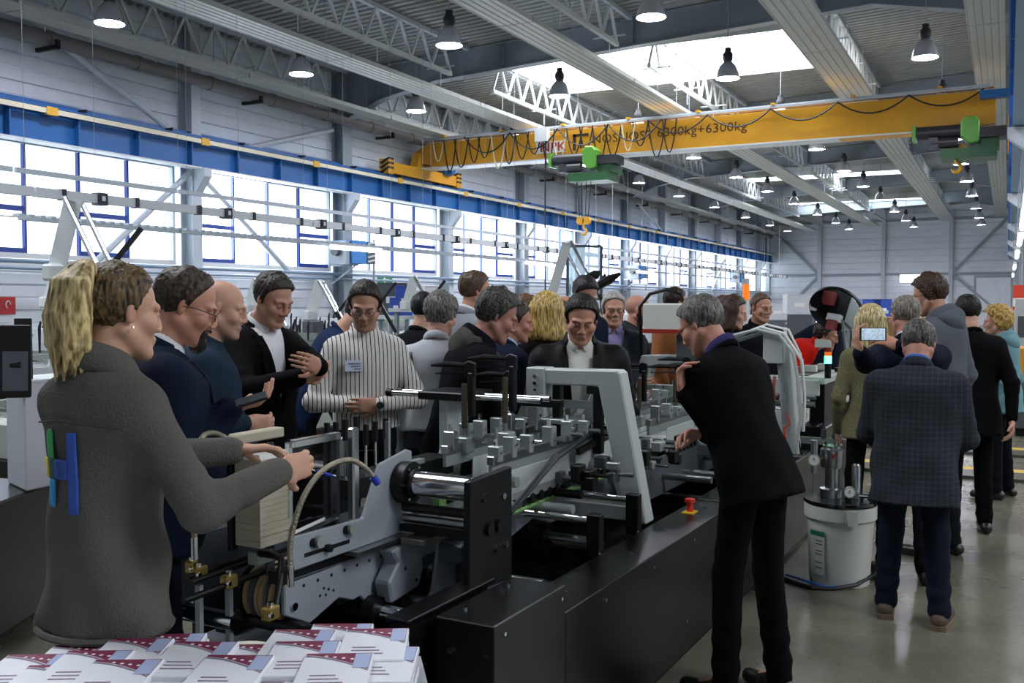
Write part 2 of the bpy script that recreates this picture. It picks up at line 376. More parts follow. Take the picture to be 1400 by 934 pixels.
# ---- ribbed radiant ceiling panels in five long lines
BF = [(-16.2, 6.98, .5, 'next to the window wall'), (-13.4, 7.09, .78, 'second from the window wall'), (-8.95, 7.3, .8, 'third from the window wall, crossing behind the crane'),
      (-3.95, 7.52, .9, 'fourth from the window wall, running to the skylight'), (-.53, 7.7, .74, 'rightmost, beside the blue crane rail')]
for x, z, w, d in BF:
    t = thing('radiant_panel', 'long pale ribbed ceiling heating strip, %s' % d, 'ceiling panel', (x, 40, z), 'ribbed heating strips under the roof')
    prof = [(-w/2, .1), (-w/2, 0)]; nr = 5
    for k in range(nr):
        a = -w/2 + w*k/nr; prof += [(a+w/nr*.1, 0), (a+w/nr*.18, .015), (a+w/nr*.3, .015), (a+w/nr*.38, 0)]
    prof += [(w/2, 0), (w/2, .1)]; n = len(prof); L = 5.86
    sg = MB().add([(x+px, y, z+pz) for y in (0, L) for px, pz in prof], [(i, n+i, n+i+1, i+1) for i in range(n-1)] + [tuple(range(n)), tuple(reversed(range(n, 2*n))), (n-1, 2*n-1, n, 0)]).build('panel_segment', M_panel, t)
    for k in range(1, 13): clone(sg, sg.location+Vector((0, 5.9*k, 0)), t)
    hw = MB().cyl((x-.2, 5, z+.1), (x-.2, 5, deck_z(x)), .008, 5).cyl((x+.2, 5, z+.1), (x+.2, 5, deck_z(x)), .008, 5).build('hanger', M_steel, t)
    for k in range(1, 24): clone(hw, hw.location+Vector((0, 3*k, 0)), t)

# ---- high-bay lamps
M_lampcap = mat('lamp_cap', '20222A', .5); M_refl = mat('lamp_reflector', 'C9CCD2', .25, metal=.6)
M_bulb = mat('lamp_glow', 'FFFFFF', .4, emit=LAMP_GLOW, ecol='F3EEFF')
LX = [(-14.35, 'in the row above the window wall'), (-10.1, 'in the second row from the windows'), (-5.85, 'in the third row from the windows'), (-1.65, 'in the row beside the right columns')]
LY = [17.0, 22.4, 28.2, 34.1, 40.2, 46.0, 52.4, 59.5, 66.3, 72.2]
def lamp(x, y, label, z=6.85):
    t = thing('high_bay_lamp', label, 'lamp', (x, y, z), 'bell-shaped lamps hanging from the roof')
    MB().lathe([(.27, 0), (.255, .12), (.2, .27), (.1, .38), (.06, .4)], (x, y, z), 18).build('reflector', M_refl, t)
    MB().lathe([(0, .025), (.15, .03), (.262, .05)], (x, y, z), 18).build('diffuser', M_bulb, t)
    MB().lathe([(0, .38), (.09, .38), (.12, .46), (.12, .56), (.075, .62), (.075, .7), (0, .72)], (x, y, z), 12).build('lamp_housing', M_lampcap, t)
    MB().cyl((x, y, z+.7), (x, y, deck_z(x)), .012, 5).build('suspension_rod', M_steel, t)
for x, d in LX:
    for k, y in enumerate(LY):
        if x == -14.35 and k == 0: y = 17.6
        lamp(x, y, 'bell-shaped high-bay lamp %s, %s from the camera' % (d, ORD[k + (1 if x == -14.35 else 0)]))
lamp(-14.9, 12.8, 'bell-shaped high-bay lamp in the row above the window wall, first from the camera')

# ---- right side: blue crane rail seen from below, corbels, columns, tube lights
cr = thing('crane_rail', 'blue crane runway girder at the right edge, seen from below', 'crane rail', (.15, 40, 4.8))
MB().box((.12, 4, 4.86), (.16, EY-.2, 5.5)).build('web', M_blue, cr)
MB().box((.02, 4, 4.82), (.3, EY-.2, 4.86)).build('bottom_flange', mat('pale_blue_steel', '6F93B8', .4), cr)
MB().box((-.05, 4, 5.5), (.33, EY-.2, 5.55)).build('top_flange', M_blue, cr)
st = MB().box((-.03, 8, 4.9), (.12, 8.04, 5.5)).build('stiffener', M_blue, cr)
for k in range(1, 40): clone(st, st.location+Vector((0, 1.8*k, 0)), cr)
for i, y in enumerate([7.8, 19.6, 31.4, 43.2, 55.0, 66.8]):
    c = thing('steel_column', 'grey steel column under the right crane rail, %s from the camera' % ORD[i], 'column', (.75, y, 0), 'columns along the right side')
    MB().box((.6, y-.15, 0), (.63, y+.15, 8.9)).box((.9, y-.15, 0), (.93, y+.15, 8.9)).box((.63, y-.015, 0), (.9, y+.015, 8.9)).build('shaft', M_steel2, c)
    MB().prism([(.6, y-.13, 4.1), (.6, y-.13, 4.8), (-.06, y-.13, 4.8), (-.06, y-.13, 4.62)], (0, .26, 0)).build('corbel', M_steel2, c)
M_tube = mat('tube_light_glow', 'FFFFFF', .4, emit=5, ecol='F4F2FF')
for i, y in enumerate([11.6, 15.4, 20.6, 27.5, 38, 50]):
    t = thing('tube_light', 'white fluorescent tube light along the right columns, %s from the camera' % ORD[i], 'lamp', (.2, y+1, 2.95), 'tube lights along the right columns')
    MB().cyl((.2, y, 2.95), (.2, y+3.2, 2.95), .05, 10).build('tube', M_tube, t)
    MB().box((.15, y-.05, 3.0), (.25, y+3.25, 3.1)).build('batten', M_white, t)
    MB().cyl((.2, y+.3, 3.1), (.2, y+.3, 4.84), .006, 4).cyl((.2, y+2.9, 3.1), (.2, y+2.9, 4.84), .006, 4).build('hanger', M_steel, t)
# ---- floor channels with yellow edges across the aisle
M_yel = mat('yellow_line', 'C9A93A', .5, var=.15, vscale=9)
M_plate = mat('floor_plate', '55554E', .35, metal=.4)
for i, y in enumerate((12.1, 10.45)):
    t = thing('floor_duct', '%s dark floor duct cover with yellow painted edge crossing the aisle' % ('farther', 'nearer')[i], 'floor duct', (-.5, y, 0), 'duct covers across the aisle')
    MB().box((-2.6, y-.2, 0), (4, y+.2, .03)).build('cover', M_plate, t)
    MB().box((-2.6, y+.2, 0), (4, y+.52, .012)).build('yellow_stripe', M_yel, t)
    bb = MB().box((-2.3, y-.12, .03), (-2.1, y, .034)).build('yellow_mark', M_yel, t)
    for k in range(1, 9): clone(bb, bb.location+Vector((.7*k, 0, 0)), t)

# ================================================================ the overhead crane
M_crane = mat('crane_yellow', 'D69A22', .42, var=.05, vscale=2)
M_wire = mat('black_cable', '17161A', .5); M_hz = mat('hazard_black', '1B1815', .5)
M_green = mat('hoist_green', '5FA53C', .4); M_dgreen = mat('hoist_dark_green', '1F5A2E', .4); M_motor = mat('motor_dark', '2C2E33', .4)
cg = thing('overhead_crane', 'yellow overhead travelling crane girder spanning the hall', 'crane', (-8.5, 27, 5.5))
YC = 26.7
MB().prism([(-17.15,YC,6.55),(-16.6,YC,6.78),(-.35,YC,6.9),(-.35,YC,6.1),(-1,YC,5.97),(-16.2,YC,6.02),(-17.15,YC,6.2)], (0,.6,0)).build('main_girder', M_crane, cg)
MB().box((-16.9,YC-.03,5.98),(-.5,YC+.63,6.02)).build('lower_flange', M_white, cg)
rl = MB()
for dz, dy in ((.98,-.12),(.92,-.18)): rl.beam((-16.6,YC+dy,6.02+dz-.1),(-.5,YC+dy,6.02+dz),.04,.04)
rl.build('festoon_track', M_steel2, cg)
MB().beam((-16.8,YC+.05,6.84),(-.4,YC+.05,6.96),.1,.03).build('top_edge', mat('crane_rust','9A6A3A',.5), cg)
tb0 = MB().box((-16,YC-.24,6.9),(-15.9,YC+.05,6.95)).build('track_bracket', M_crane, cg)
for k in range(1,8): clone(tb0, tb0.location+Vector((2.05*k,0,.015*k)), cg)
# end carriages on the rails
for X, nm in ((WX+.57,'end_carriage'),(.1,'end_carriage')):
    e = MB().box((X-.14,YC-1.7,5.66),(X+.14,YC+2.2,6.0)).prism([(X-.14,YC-.3,6.0),(X-.14,YC-.1,6.5),(X-.14,YC+.7,6.5),(X-.14,YC+.9,6.0)],(.28,0,0)).build(nm, M_crane, cg)
    for yy in (YC-1.95, YC+2.2):
        q = MB().box((X-.17,yy,5.62),(X+.17,yy+.28,6.08)).build('end_buffer', M_crane, e)
        for s_ in range(3): MB().prism([(X-.175,yy-.004,5.68+.14*s_),(X-.05,yy-.004,5.62+.14*s_),(X+.175,yy-.004,5.78+.14*s_),(X+.175,yy-.004,5.84+.14*s_)],(0,.29,0)).build('hazard_stripe', M_hz, e)
MB().box((WX+.35,YC+1.3,5.95),(WX+.8,YC+1.75,6.3)).cyl((WX+.6,YC+1.5,6.1),(WX+1.0,YC+1.5,6.1),.14,10).build('drive_motor', M_blue, cg)
MB().box((-.7,YC-.45,6.62),(.1,YC-.2,6.82)).build('drive_motor', M_blue, cg)
# festoon loops: cable hanging in bights from the track
def loop(x0, x1, sag, y, zt, r=.022, n=10):
    return [(x0+(x1-x0)*k/n, y, zt - sag*(1-(2*k/n-1)**2)) for k in range(n+1)]
cx = -16.4; i = 0
while cx < -8.6:
    w_ = .42 + .05*(i % 3)
    MB().tube(loop(cx, cx+w_, .70+.36*((i*7) % 4)/3, YC-.15-.02*(i%2), 6.86), .02, 6).build('festoon_loop', M_wire if i % 5 else M_cream, cg); cx += w_*(.8 if i % 2 else 1.0); i += 1
cx = -15.2
for k in range(4): MB().tube(loop(cx+1.6*k, cx+1.6*(k+1), .55, YC-.22, 6.85), .022, 6).build('festoon_loop', M_wire, cg)
cx = -9.2
for k in range(5): MB().tube(loop(cx+1.72*k, cx+1.72*(k+1), .42-.02*k, YC-.2, 6.86+.012*k), .022, 6).build('festoon_loop', M_wire, cg)
# lettering on the girder
def text(body, size, loc, mt, parent, rot=(pi/2,0,0), ext=.002, name='lettering', align='LEFT', sx=1):
    cu = bpy.data.curves.new(name, 'FONT'); cu.body = body; cu.size = size; cu.extrude = ext; cu.align_x = align
    cu.resolution_u = 2; cu.materials.append(mt); o = bpy.data.objects.new(name, cu); COL.objects.link(o)
    me = bpy.data.meshes.new_from_object(o); bpy.data.objects.remove(o); o = bpy.data.objects.new(name, me); COL.objects.link(o)   # a plain mesh of the letters
    o.location = loc; o.rotation_euler = rot; o.scale = (sx,1,1)
    if parent: adopt(o, parent)
    return o
M_ink = mat('crane_ink', '3A2A12', .6)
text('NOSNOST', .36, (-11.0,YC-.004,6.36), M_ink, cg, sx=1.12)
text('6300kg+6300kg', .36, (-9.0,YC-.004,6.40), M_ink, cg, sx=1.12)
MB().box((-11.6,YC-.006,6.2),(-11.5,YC,6.66)).box((-11.6,YC-.006,6.6),(-11.1,YC,6.68)).box((-11.38,YC-.006,6.25),(-11.3,YC,6.52)).build('emblem', M_ink, cg)
sg = MB().box((-12.8,YC-.03,6.18),(-11.85,YC-.01,6.52)).build('maker_plate', mat('plate_white','E6E3E0',.5), cg)
MR = mat('plate_red','D2402A',.5)
text('NPK', .4, (-12.68,YC-.035,6.22), M_hz, sg, ext=.001, sx=1.12); text('NPK', .38, (-12.66,YC-.039,6.225), MR, sg, ext=.001, sx=1.12)
MB().box((-12.7,YC-.34,6.5),(-12.3,YC-.1,6.9)).build('control_box', M_white, cg)
pcb = MB().tube([(-12.4,YC-.2,6.5),(-12.42,YC-.2,4),(-12.4,YC-.2,1.5)], .022, 6)
pcb.build('pendant_cable', M_wire, cg)
def hoist(x, label, hook_z, nc, hs=1.0):
    y = YC-.1; t = thing('electric_hoist', label, 'hoist', (x, y, 5.5), 'hoists under the crane girder')
    MB().cyl((x-.9,y-.15,5.9),(x+.1,y-.15,5.9),.17,14).build('rope_drum', M_motor, t)
    MB().cyl((x-.55,y-.3,5.62),(x+.05,y-.3,5.62),.13,12).box((x-.62,y-.42,5.5),(x-.4,y-.15,5.75)).build('motor', M_motor, t)
    MB().box((x-1.0,y-.35,5.7),(x-.92,y+.1,6.1)).build('end_plate', M_green, t)
    MB().prism([(x+.1,y-.4,5.75),(x+.1,y-.4,6.1),(x+.2,y-.4,6.22),(x+.42,y-.4,6.22),(x+.52,y-.4,6.1),(x+.52,y-.4,5.6),(x+.3,y-.4,5.55)],(0,.5,0)).build('gearbox', M_green, t, bevel=.03)
    MB().box((x-.35,y-.4,5.22),(x+.9,y+.5,5.46)).box((x+.5,y-.2,5.46),(x+.95,y+.6,5.7)).build('trolley_frame', M_dgreen, t)
    MB().box((x+.45,y-.3,5.7),(x+1.1,y+.4,5.95)).build('travel_motor', M_motor, t)
    rp = MB()
    for dx in nc: rp.cyl((x+dx,y,hook_z+.3),(x+dx*1.6,y,5.25),.012,5)
    rp.build('hoist_rope', M_wire, t)
    ym = mat('hook_yellow','D8A01E',.45)
    def HB(): return MB(Matrix.Translation((x,y,hook_z+.2)) @ Matrix.Scale(hs,4) @ Matrix.Translation((-x,-y,-hook_z-.2)))
    hb = HB().cyl((x-.16,y-.1,hook_z+.2),(x-.16,y+.1,hook_z+.2),.2,12).cyl((x+.16,y-.1,hook_z+.2),(x+.16,y+.1,hook_z+.2),.2,12).box((x-.2,y-.07,hook_z+.02),(x+.2,y+.07,hook_z+.3)).build('hook_block', ym, t)
    HB().tube([(x,y,hook_z+.02),(x,y,hook_z-.14),(x+.1,y,hook_z-.22),(x+.14,y,hook_z-.34),(x+.06,y,hook_z-.46),(x-.06,y,hook_z-.46),(x-.14,y,hook_z-.36)],[.06,.06,.065,.065,.06,.045,.025],8).build('hook', ym, hb)
hoist(-11.2, 'green electric hoist with four ropes under the middle of the yellow crane', 3.9, (-.14,-.05,.05,.14), .62)
hoist(-1.2, 'green electric hoist at the right end of the yellow crane', 5.25, (-.08,.08), .8)
# ================================================================ people: smooth-union bodies meshed with surface nets
def smin(a, b, k):
    h = np.clip(.5+.5*(b-a)/k, 0, 1); return b+(a-b)*h-k*h*(1-h)
def axis_steps(lo, hi, coarse, fine, boxes):
    """grid coordinates from lo to hi, finer inside the given intervals"""
    out = [lo]; 
    while out[-1] < hi:
        x = out[-1]; st = coarse
        for a, b in boxes:
            if a-coarse < x < b: st = fine; break
        out.append(x+st)
    return np.array(out, np.float32)
class Field:
    def __init__(s, lo, hi, coarse, fine=None, boxes=()):
        s.ax = [axis_steps(lo[i], hi[i], coarse, fine or coarse, [(b[0][i], b[1][i]) for b in boxes]) for i in range(3)]
        s.D = np.full([len(a) for a in s.ax], 1.0, np.float32)
    def sl(s, lo, hi):
        r = []
        for i in range(3):
            a = np.searchsorted(s.ax[i], lo[i]); b = np.searchsorted(s.ax[i], hi[i]); r.append(slice(max(0, a-1), b+1))
        return tuple(r)
    def apply(s, fn, lo, hi, k=.02, op='u'):
        r = s.sl(lo, hi)
        X = s.ax[0][r[0]][:, None, None]; Y = s.ax[1][r[1]][None, :, None]; Z = s.ax[2][r[2]][None, None, :]
        if X.size == 0 or Y.size == 0 or Z.size == 0: return s
        d = fn(X, Y, Z).astype(np.float32); c = s.D[r]
        if op == 'u': s.D[r] = smin(c, d, k)
        elif op == 's': s.D[r] = -smin(-c, d, k)
        else: s.D[r] = c + d
        return s
    def cone(s, a, b, ra, rb, k=.02, flat=None, op='u', wr=None):
        a = np.array(a, float); b = np.array(b, float); R = max(ra, rb)*(1 if flat is None else max(1, 1/flat[1])) + k + .03
        ba = b-a; L2 = max(ba@ba, 1e-9)
        def fn(X, Y, Z):
            px, py, pz = X-a[0], Y-a[1], Z-a[2]
            h = np.clip((px*ba[0]+py*ba[1]+pz*ba[2])/L2, 0, 1)
            qx, qy, qz = px-h*ba[0], py-h*ba[1], pz-h*ba[2]
            if flat is not None:
                n, fct = flat; dn = (qx*n[0]+qy*n[1]+qz*n[2])*(fct-1); qx = qx+n[0]*dn; qy = qy+n[1]*dn; qz = qz+n[2]*dn
            d = np.sqrt(qx*qx+qy*qy+qz*qz)-(ra+(rb-ra)*h)
            if wr: d = d + wr[0]*np.sin((h*sqrt(L2)*wr[1]) + 9*qx + 14*qy)*np.clip(1-abs(h-wr[2])/wr[3], 0, 1)
            return d
        return s.apply(fn, np.minimum(a, b)-R, np.maximum(a, b)+R, k, op)
    def ell(s, c, r, M=None, k=.02, op='u', cut=None, noise=None):
        """ellipsoid in the frame M (3x3, columns are axes) about world point c"""
        c = np.array(c, float); r = np.array(r, float); M = np.eye(3) if M is None else M; B = max(r)+k+.04
        def fn(X, Y, Z):
            px, py, pz = X-c[0], Y-c[1], Z-c[2]
            u = px*M[0,0]+py*M[1,0]+pz*M[2,0]; v = px*M[0,1]+py*M[1,1]+pz*M[2,1]; w = px*M[0,2]+py*M[1,2]+pz*M[2,2]
            k0 = np.sqrt((u/r[0])**2+(v/r[1])**2+(w/r[2])**2); k1 = np.sqrt((u/r[0]**2)**2+(v/r[1]**2)**2+(w/r[2]**2)**2)+1e-6
            d = k0*(k0-1)/k1
            if noise: d = d + noise(u, v, w)
            if cut: d = np.maximum(d, cut(u, v, w))
            return d
        return s.apply(fn, c-B, c+B, k, op)
    def mesh(s):
        D = s.D; ins = D < 0; n = D.shape
        acc = None; cnt = None
        shp = tuple(v-1 for v in n); acc = np.zeros(shp+(3,), np.float32); cnt = np.zeros(shp, np.float32)
        ax = s.ax; edges = []
        for a in range(3):
            sa = [slice(None)]*3; sb = [slice(None)]*3; sa[a] = slice(0, -1); sb[a] = slice(1, None)
            cr = ins[tuple(sa)] != ins[tuple(sb)]; I = np.argwhere(cr)
            if not len(I): continue
            J = I.copy(); J[:, a] += 1
            d0 = D[I[:,0],I[:,1],I[:,2]]; d1 = D[J[:,0],J[:,1],J[:,2]]; t = d0/(d0-d1)
            P = np.stack([ax[i][I[:, i]] for i in range(3)], 1); P[:, a] += t*(ax[a][J[:, a]]-ax[a][I[:, a]])
            b, c = [i for i in range(3) if i != a]
            for ob in (0, 1):
                for oc in (0, 1):
                    K = I.copy(); K[:, b] -= ob; K[:, c] -= oc
                    ok = ((K >= 0) & (K < np.array(shp))).all(1); KK = K[ok]
                    np.add.at(acc, (KK[:,0],KK[:,1],KK[:,2]), P[ok]); np.add.at(cnt, (KK[:,0],KK[:,1],KK[:,2]), 1)
            edges.append((a, I, d0 < 0))
        idx = np.full(shp, -1, np.int64); A = np.argwhere(cnt > 0); idx[A[:,0],A[:,1],A[:,2]] = np.arange(len(A))
        V = acc[A[:,0],A[:,1],A[:,2]]/cnt[A[:,0],A[:,1],A[:,2]][:, None]; Q = []
        for a, I, inside in edges:
            b, c = (a+1) % 3, (a+2) % 3; ok = (I[:, b] > 0) & (I[:, c] > 0) & (I[:, b] < shp[b]) & (I[:, c] < shp[c]); I = I[ok]; inside = inside[ok]
            def g(ob, oc):
                K = I.copy(); K[:, b] -= ob; K[:, c] -= oc; return idx[K[:,0],K[:,1],K[:,2]]
            q = np.stack([g(1,1), g(0,1), g(0,0), g(1,0)], 1); q[~inside] = q[~inside][:, ::-1]; Q.append(q)
        Q = np.concatenate(Q); return V, Q[(Q >= 0).all(1)]
def link_mesh(name, V, Q, mt, col=None):
    me = bpy.data.meshes.new(name); me.vertices.add(len(V)); me.vertices.foreach_set('co', np.ascontiguousarray(V, np.float32).ravel())
    me.loops.add(Q.size); me.loops.foreach_set('vertex_index', Q.ravel().astype(np.int32))
    me.polygons.add(len(Q)); me.polygons.foreach_set('loop_start', np.arange(0, Q.size, 4, dtype=np.int32))
    me.polygons.foreach_set('use_smooth', np.ones(len(Q), bool)); me.update(calc_edges=True); me.validate()
    if col is not None:
        at = me.color_attributes.new('Col', 'FLOAT_COLOR', 'POINT'); at.data.foreach_set('color', np.concatenate([col, np.ones((len(V), 1))], 1).astype(np.float32).ravel())
    me.materials.append(mt); o = bpy.data.objects.new(name, me); COL.objects.link(o); return o

def Rx(a): c, s_ = cos(a), sin(a); return np.array([[1,0,0],[0,c,-s_],[0,s_,c]])
def Ry(a): c, s_ = cos(a), sin(a); return np.array([[c,0,s_],[0,1,0],[-s_,0,c]])
def Rz(a): c, s_ = cos(a), sin(a); return np.array([[c,-s_,0],[s_,c,0],[0,0,1]])
M_skin = mat('skin', 'C79880', .5, attr='Col', spec=.35)
M_shoe = mat('dark_leather', '17130F', .4); M_sole = mat('shoe_sole', '6B5A45', .7)
M_glass_frame = mat('spectacle_frame', '1A1A1E', .3)
def cloth(name, col, rough=.85, var=.08, bump=.25, bscale=300): return mat(name, col, rough, var=var, vscale=5, bump=bump, bscale=bscale, spec=.08)
def hairmat(name, col, col2=None):
    if name in MATS: return MATS[name]
    m = mat(name, col, .5, spec=.35); nt = m.node_tree; b = nt.nodes['Principled BSDF']
    tc = nt.nodes.new('ShaderNodeTexCoord'); mp = nt.nodes.new('ShaderNodeMapping'); mp.inputs['Scale'].default_value = (90, 60, 12)
    n = nt.nodes.new('ShaderNodeTexNoise'); n.inputs['Scale'].default_value = 1.3; n.inputs['Detail'].default_value = 4
    cr = nt.nodes.new('ShaderNodeValToRGB'); c1 = lin(col); c2 = lin(col2 or col); e = cr.color_ramp.elements
    e[0].position = .36; e[0].color = tuple(v*.55 for v in c1[:3])+(1,); e[1].position = .64; e[1].color = c2
    nt.links.new(tc.outputs['Object'], mp.inputs[0]); nt.links.new(mp.outputs[0], n.inputs['Vector']); nt.links.new(n.outputs[0], cr.inputs[0]); nt.links.new(cr.outputs[0], b.inputs['Base Color'])
    bp = nt.nodes.new('ShaderNodeBump'); bp.inputs['Strength'].default_value = .6; bp.inputs['Distance'].default_value = .004
    nt.links.new(n.outputs[0], bp.inputs['Height']); nt.links.new(bp.outputs[0], b.inputs['Normal']); return m

TORSO = np.array([  # z, half width, half depth, centre y   (torso frame, pelvis at 0)
    (-.30,.186,.142,0),(-.16,.182,.136,0),(-.02,.176,.128,.002),(.10,.166,.120,.006),(.22,.172,.124,.008),(.33,.190,.126,.004),
    (.40,.200,.116,-.004),(.44,.192,.100,-.010),(.475,.152,.082,-.014),(.505,.092,.068,-.012),(.53,.066,.062,-.006),(.60,.058,.058,.006)])
FINGERS = [(-.031,.072,.020),(-.0105,.082,.0),(.0105,.078,.0),(.031,.062,.012)]   # across, length, drop

def person(label, head, d, face, look=None, nod=10, tilt=0, lean=4, roll=0, s=1.0, b=1.0, belly=0, female=False, arms=None,
           top=('sweater', '1A1A1C'), trousers='15151A', hair=('short', '3A2C22'), skin='C79880', beard=None, glasses=None, shirt=None,
           res=.014, fine=.0065, feet=(.0, .03), stance=.11, hem=-.16, curl=(30, 30), group=None, collar=True, legs=True, extra=None, shoes=None, hood=None, cat='person'):
    look = face if look is None else look
    hw = at_d(head[0], head[1], d); fh = Vector((hw.x, hw.y, 0)).normalized(); rh = Vector((fh.y, -fh.x, 0))
    fwd = fh*cos(radians(face)) + rh*sin(radians(face)); rotz = atan2(-fwd.x, fwd.y)
    Rt = Rx(-radians(lean)) @ Ry(radians(roll)); Rh = Rz(-radians(look-face)) @ Rx(-radians(nod)) @ Ry(radians(tilt))
    J = Rt @ np.array([0, .012, .555])*s; HCrel = J + Rh @ np.array([0, .022, .10])*s
    ph = hw.z - HCrel[2]; P = np.array([0, 0, ph])
    def T(x, y, z): return P + Rt @ (np.array([x, y, z])*s)
    HC = P + HCrel
    def Hd(x, y, z): return HC + Rh @ (np.array([x, y, z])*s)
    rooto = hw - Vector((Rz(rotz) @ HC).tolist()); Rinv = Rz(-rotz)
    def to_local(w): return Rinv @ np.array([w.x-rooto.x, w.y-rooto.y, w.z])
    # ---- limbs
    fem = .92 if female else 1.0
    SH = {'R': T(.172*b*fem, -.008, .415), 'L': T(-.172*b*fem, -.008, .415)}
    arms = arms or {}
    EL, WR, PD, PN = {}, {}, {}, {}
    for sd, sg in (('R', 1), ('L', -1)):
        a = arms.get(sd, {}); S = SH[sd]
        if 'px' in a: t = to_local(at_d(a['px'][0], a['px'][1], a['px'][2]))
        elif 'loc' in a: t = T(a['loc'][0]*sg, a['loc'][1], a['loc'][2])
        else: t = np.array([S[0]+sg*.055*s, S[1]+.05*s, S[2]-.535*s])
        l1, l2 = .30*s, .265*s; v = t-S; D_ = np.linalg.norm(v)
        if D_ > (l1+l2)*.985: t = S + v/D_*(l1+l2)*.985; v = t-S; D_ = np.linalg.norm(v)
        hint = np.array(a.get('hint', (.35, -.8, -.5)))*np.array([sg, 1, 1]); e1 = v/D_; hint = hint - e1*(hint@e1); hint /= np.linalg.norm(hint)+1e-9
        x = (l1*l1-l2*l2+D_*D_)/(2*D_); hgt = sqrt(max(l1*l1-x*x, 0)); EL[sd] = S + e1*x + hint*hgt; WR[sd] = t
        fd = (t-EL[sd])/np.linalg.norm(t-EL[sd]); pd = np.array(a.get('dir', fd)); 
        if 'dir' in a: pd = pd*np.array([sg, 1, 1])
        pd = pd/np.linalg.norm(pd); PD[sd] = pd
        n_ = np.array(a.get('palm', (-1, .15, -.2)))*np.array([sg, 1, 1]); n_ = n_-pd*(n_@pd); PN[sd] = n_/np.linalg.norm(n_)
    hands = [WR[k]+PD[k]*.09*s for k in WR]
    vis = arms.get('vis', 'LR')
    allp = np.array([HC, *EL.values(), *WR.values(), *hands, [-.3*b, -.25, 0], [.3*b, .3, 0], T(-.26*b,-.2,.4), T(.26*b,.2+belly,.1)])
    lo = allp.min(0)-.2; hi = allp.max(0)+.2; lo[2] = -.02; hi[2] = max(HC[2]+.2, hi[2])
    fb = [(HC-.135*s, HC+.135*s)] + [(WR[k]+PD[k]*.09*s-.11*s, WR[k]+PD[k]*.09*s+.11*s) for k in 'LR' if k in vis]
    F = Field(lo, hi, res*1.7, fine, fb)
    def torso(F, grow, zlo, zhi, k, fold=0, tab=TORSO, vcut=None):
        tz = tab[:, 0]
        c = T(0, 0, (zlo+zhi)/2); R = .42*s*b+.1
        def fn(X, Y, Z):
            px, py, pz = (X-P[0])/s, (Y-P[1])/s, (Z-P[2])/s
            u = px*Rt[0,0]+py*Rt[1,0]+pz*Rt[2,0]; v = px*Rt[0,1]+py*Rt[1,1]+pz*Rt[2,1]; w = px*Rt[0,2]+py*Rt[1,2]+pz*Rt[2,2]
            bm = np.interp(w, [.42, .50], [b, 1.0])
            rx = np.interp(w, tz, tab[:, 1])*bm*(1 if not female else np.interp(w, [-.2,-.05,.12,.3,.4], [1.03,1.03,.84,.90,.91]))+grow
            ry = np.interp(w, tz, tab[:, 2])*np.interp(w,[.4,.5],[1+(b-1)*.8,1])+grow; cy = np.interp(w, tz, tab[:, 3])
            be = belly*np.exp(-((w-.06)/.17)**2); ry = ry+be*.5; cy = cy+be*.5
            if female: bu = .03*np.exp(-((w-.28)/.07)**2); ry = ry+bu*.5; cy = cy+bu*.5
            d = (np.sqrt((u/rx)**2+((v-cy)/ry)**2)-1)*np.minimum(rx, ry)
            if fold:
                d = d + fold*(np.sin(17*w+9*u+3*np.sin(11*v))*.5+np.sin(31*w-23*u+7*v)*.3+np.sin(41*u+13*w)*.3)*np.interp(w, [-.2,.3,.5],[1.2,.8,.2])
            if vcut:
                wv = np.interp(w, [vcut[0], vcut[1]], [0, vcut[2]]); fr = np.clip((v-cy)/.04, 0, 1)
                inside = wv-np.abs(u); lap = np.clip(1-np.abs(inside+.028)/.03, 0, 1)*fr*(w > vcut[0]); d = d-.007*lap
                d = np.where((v > cy), np.maximum(d, np.where(w > vcut[0], inside, -1)), d)
            d = np.maximum(np.maximum(d, zlo-w), w-zhi)
            return d*s
        return F.apply(fn, c-R-.25*s, c+R+.25*s, k)
    # ---- body: head, neck, trunk, arms, hands, legs as one surface
    torso(F, -.022, -.12, .56, .02)
    F.cone(T(0, -.004, .47), Hd(0, -.022, -.055), .056*s*fem*(.94+.06*b), .058*s*fem*(.9+.1*b), .03)
    H = lambda c, r, k=.015, op='u': F.ell(Hd(*c), np.array(r)*s, Rh, k*s, op)
    C = lambda a, b_, ra, rb, k=.012, op='u': F.cone(Hd(*a), Hd(*b_), ra*s, rb*s, k*s, op=op)
    fat = 1 + .35*(b-1)
    H((0,-.016,.036), (.075,.097,.084)); H((0,.028,-.040), (.058*fat,.062,.078), .02)
    for q in (-1, 1):
        C((q*.056*fat,-.012,-.045), (q*.022,.066,-.098), .020*fat, .018, .02); H((q*.043*fat,.058,-.022), (.024,.024,.024), .02)
        C((q*.014,.086,.026), (q*.046,.072,.024), .011, .010, .014)
        H((q*.033,.098,.006), (.019,.014,.012), .010, 's'); H((q*.031,.077,.004), (.0135,.0135,.0115), .003)
        H((q*.078,-.010,-.002), (.0085,.015,.028), .005); H((q*.086,-.004,-.001), (.005,.007,.014), .005, 's'); H((q*.014,.098,-.033), (.010,.011,.009), .006)
    H((0,.076,-.100), (.022,.020,.019), .02)
    C((0,.088,.022), (0,.103,-.020), .0075, .011, .010); H((0,.105,-.026), (.0115,.010,.009), .007)
    C((-.017,.089,-.060), (.017,.089,-.060), .007, .007, .006); C((-.014,.086,-.071), (.014,.086,-.071), .008, .008, .006); C((-.022,.099,-.0655), (.022,.099,-.0655), .0022, .0022, .003, 's')
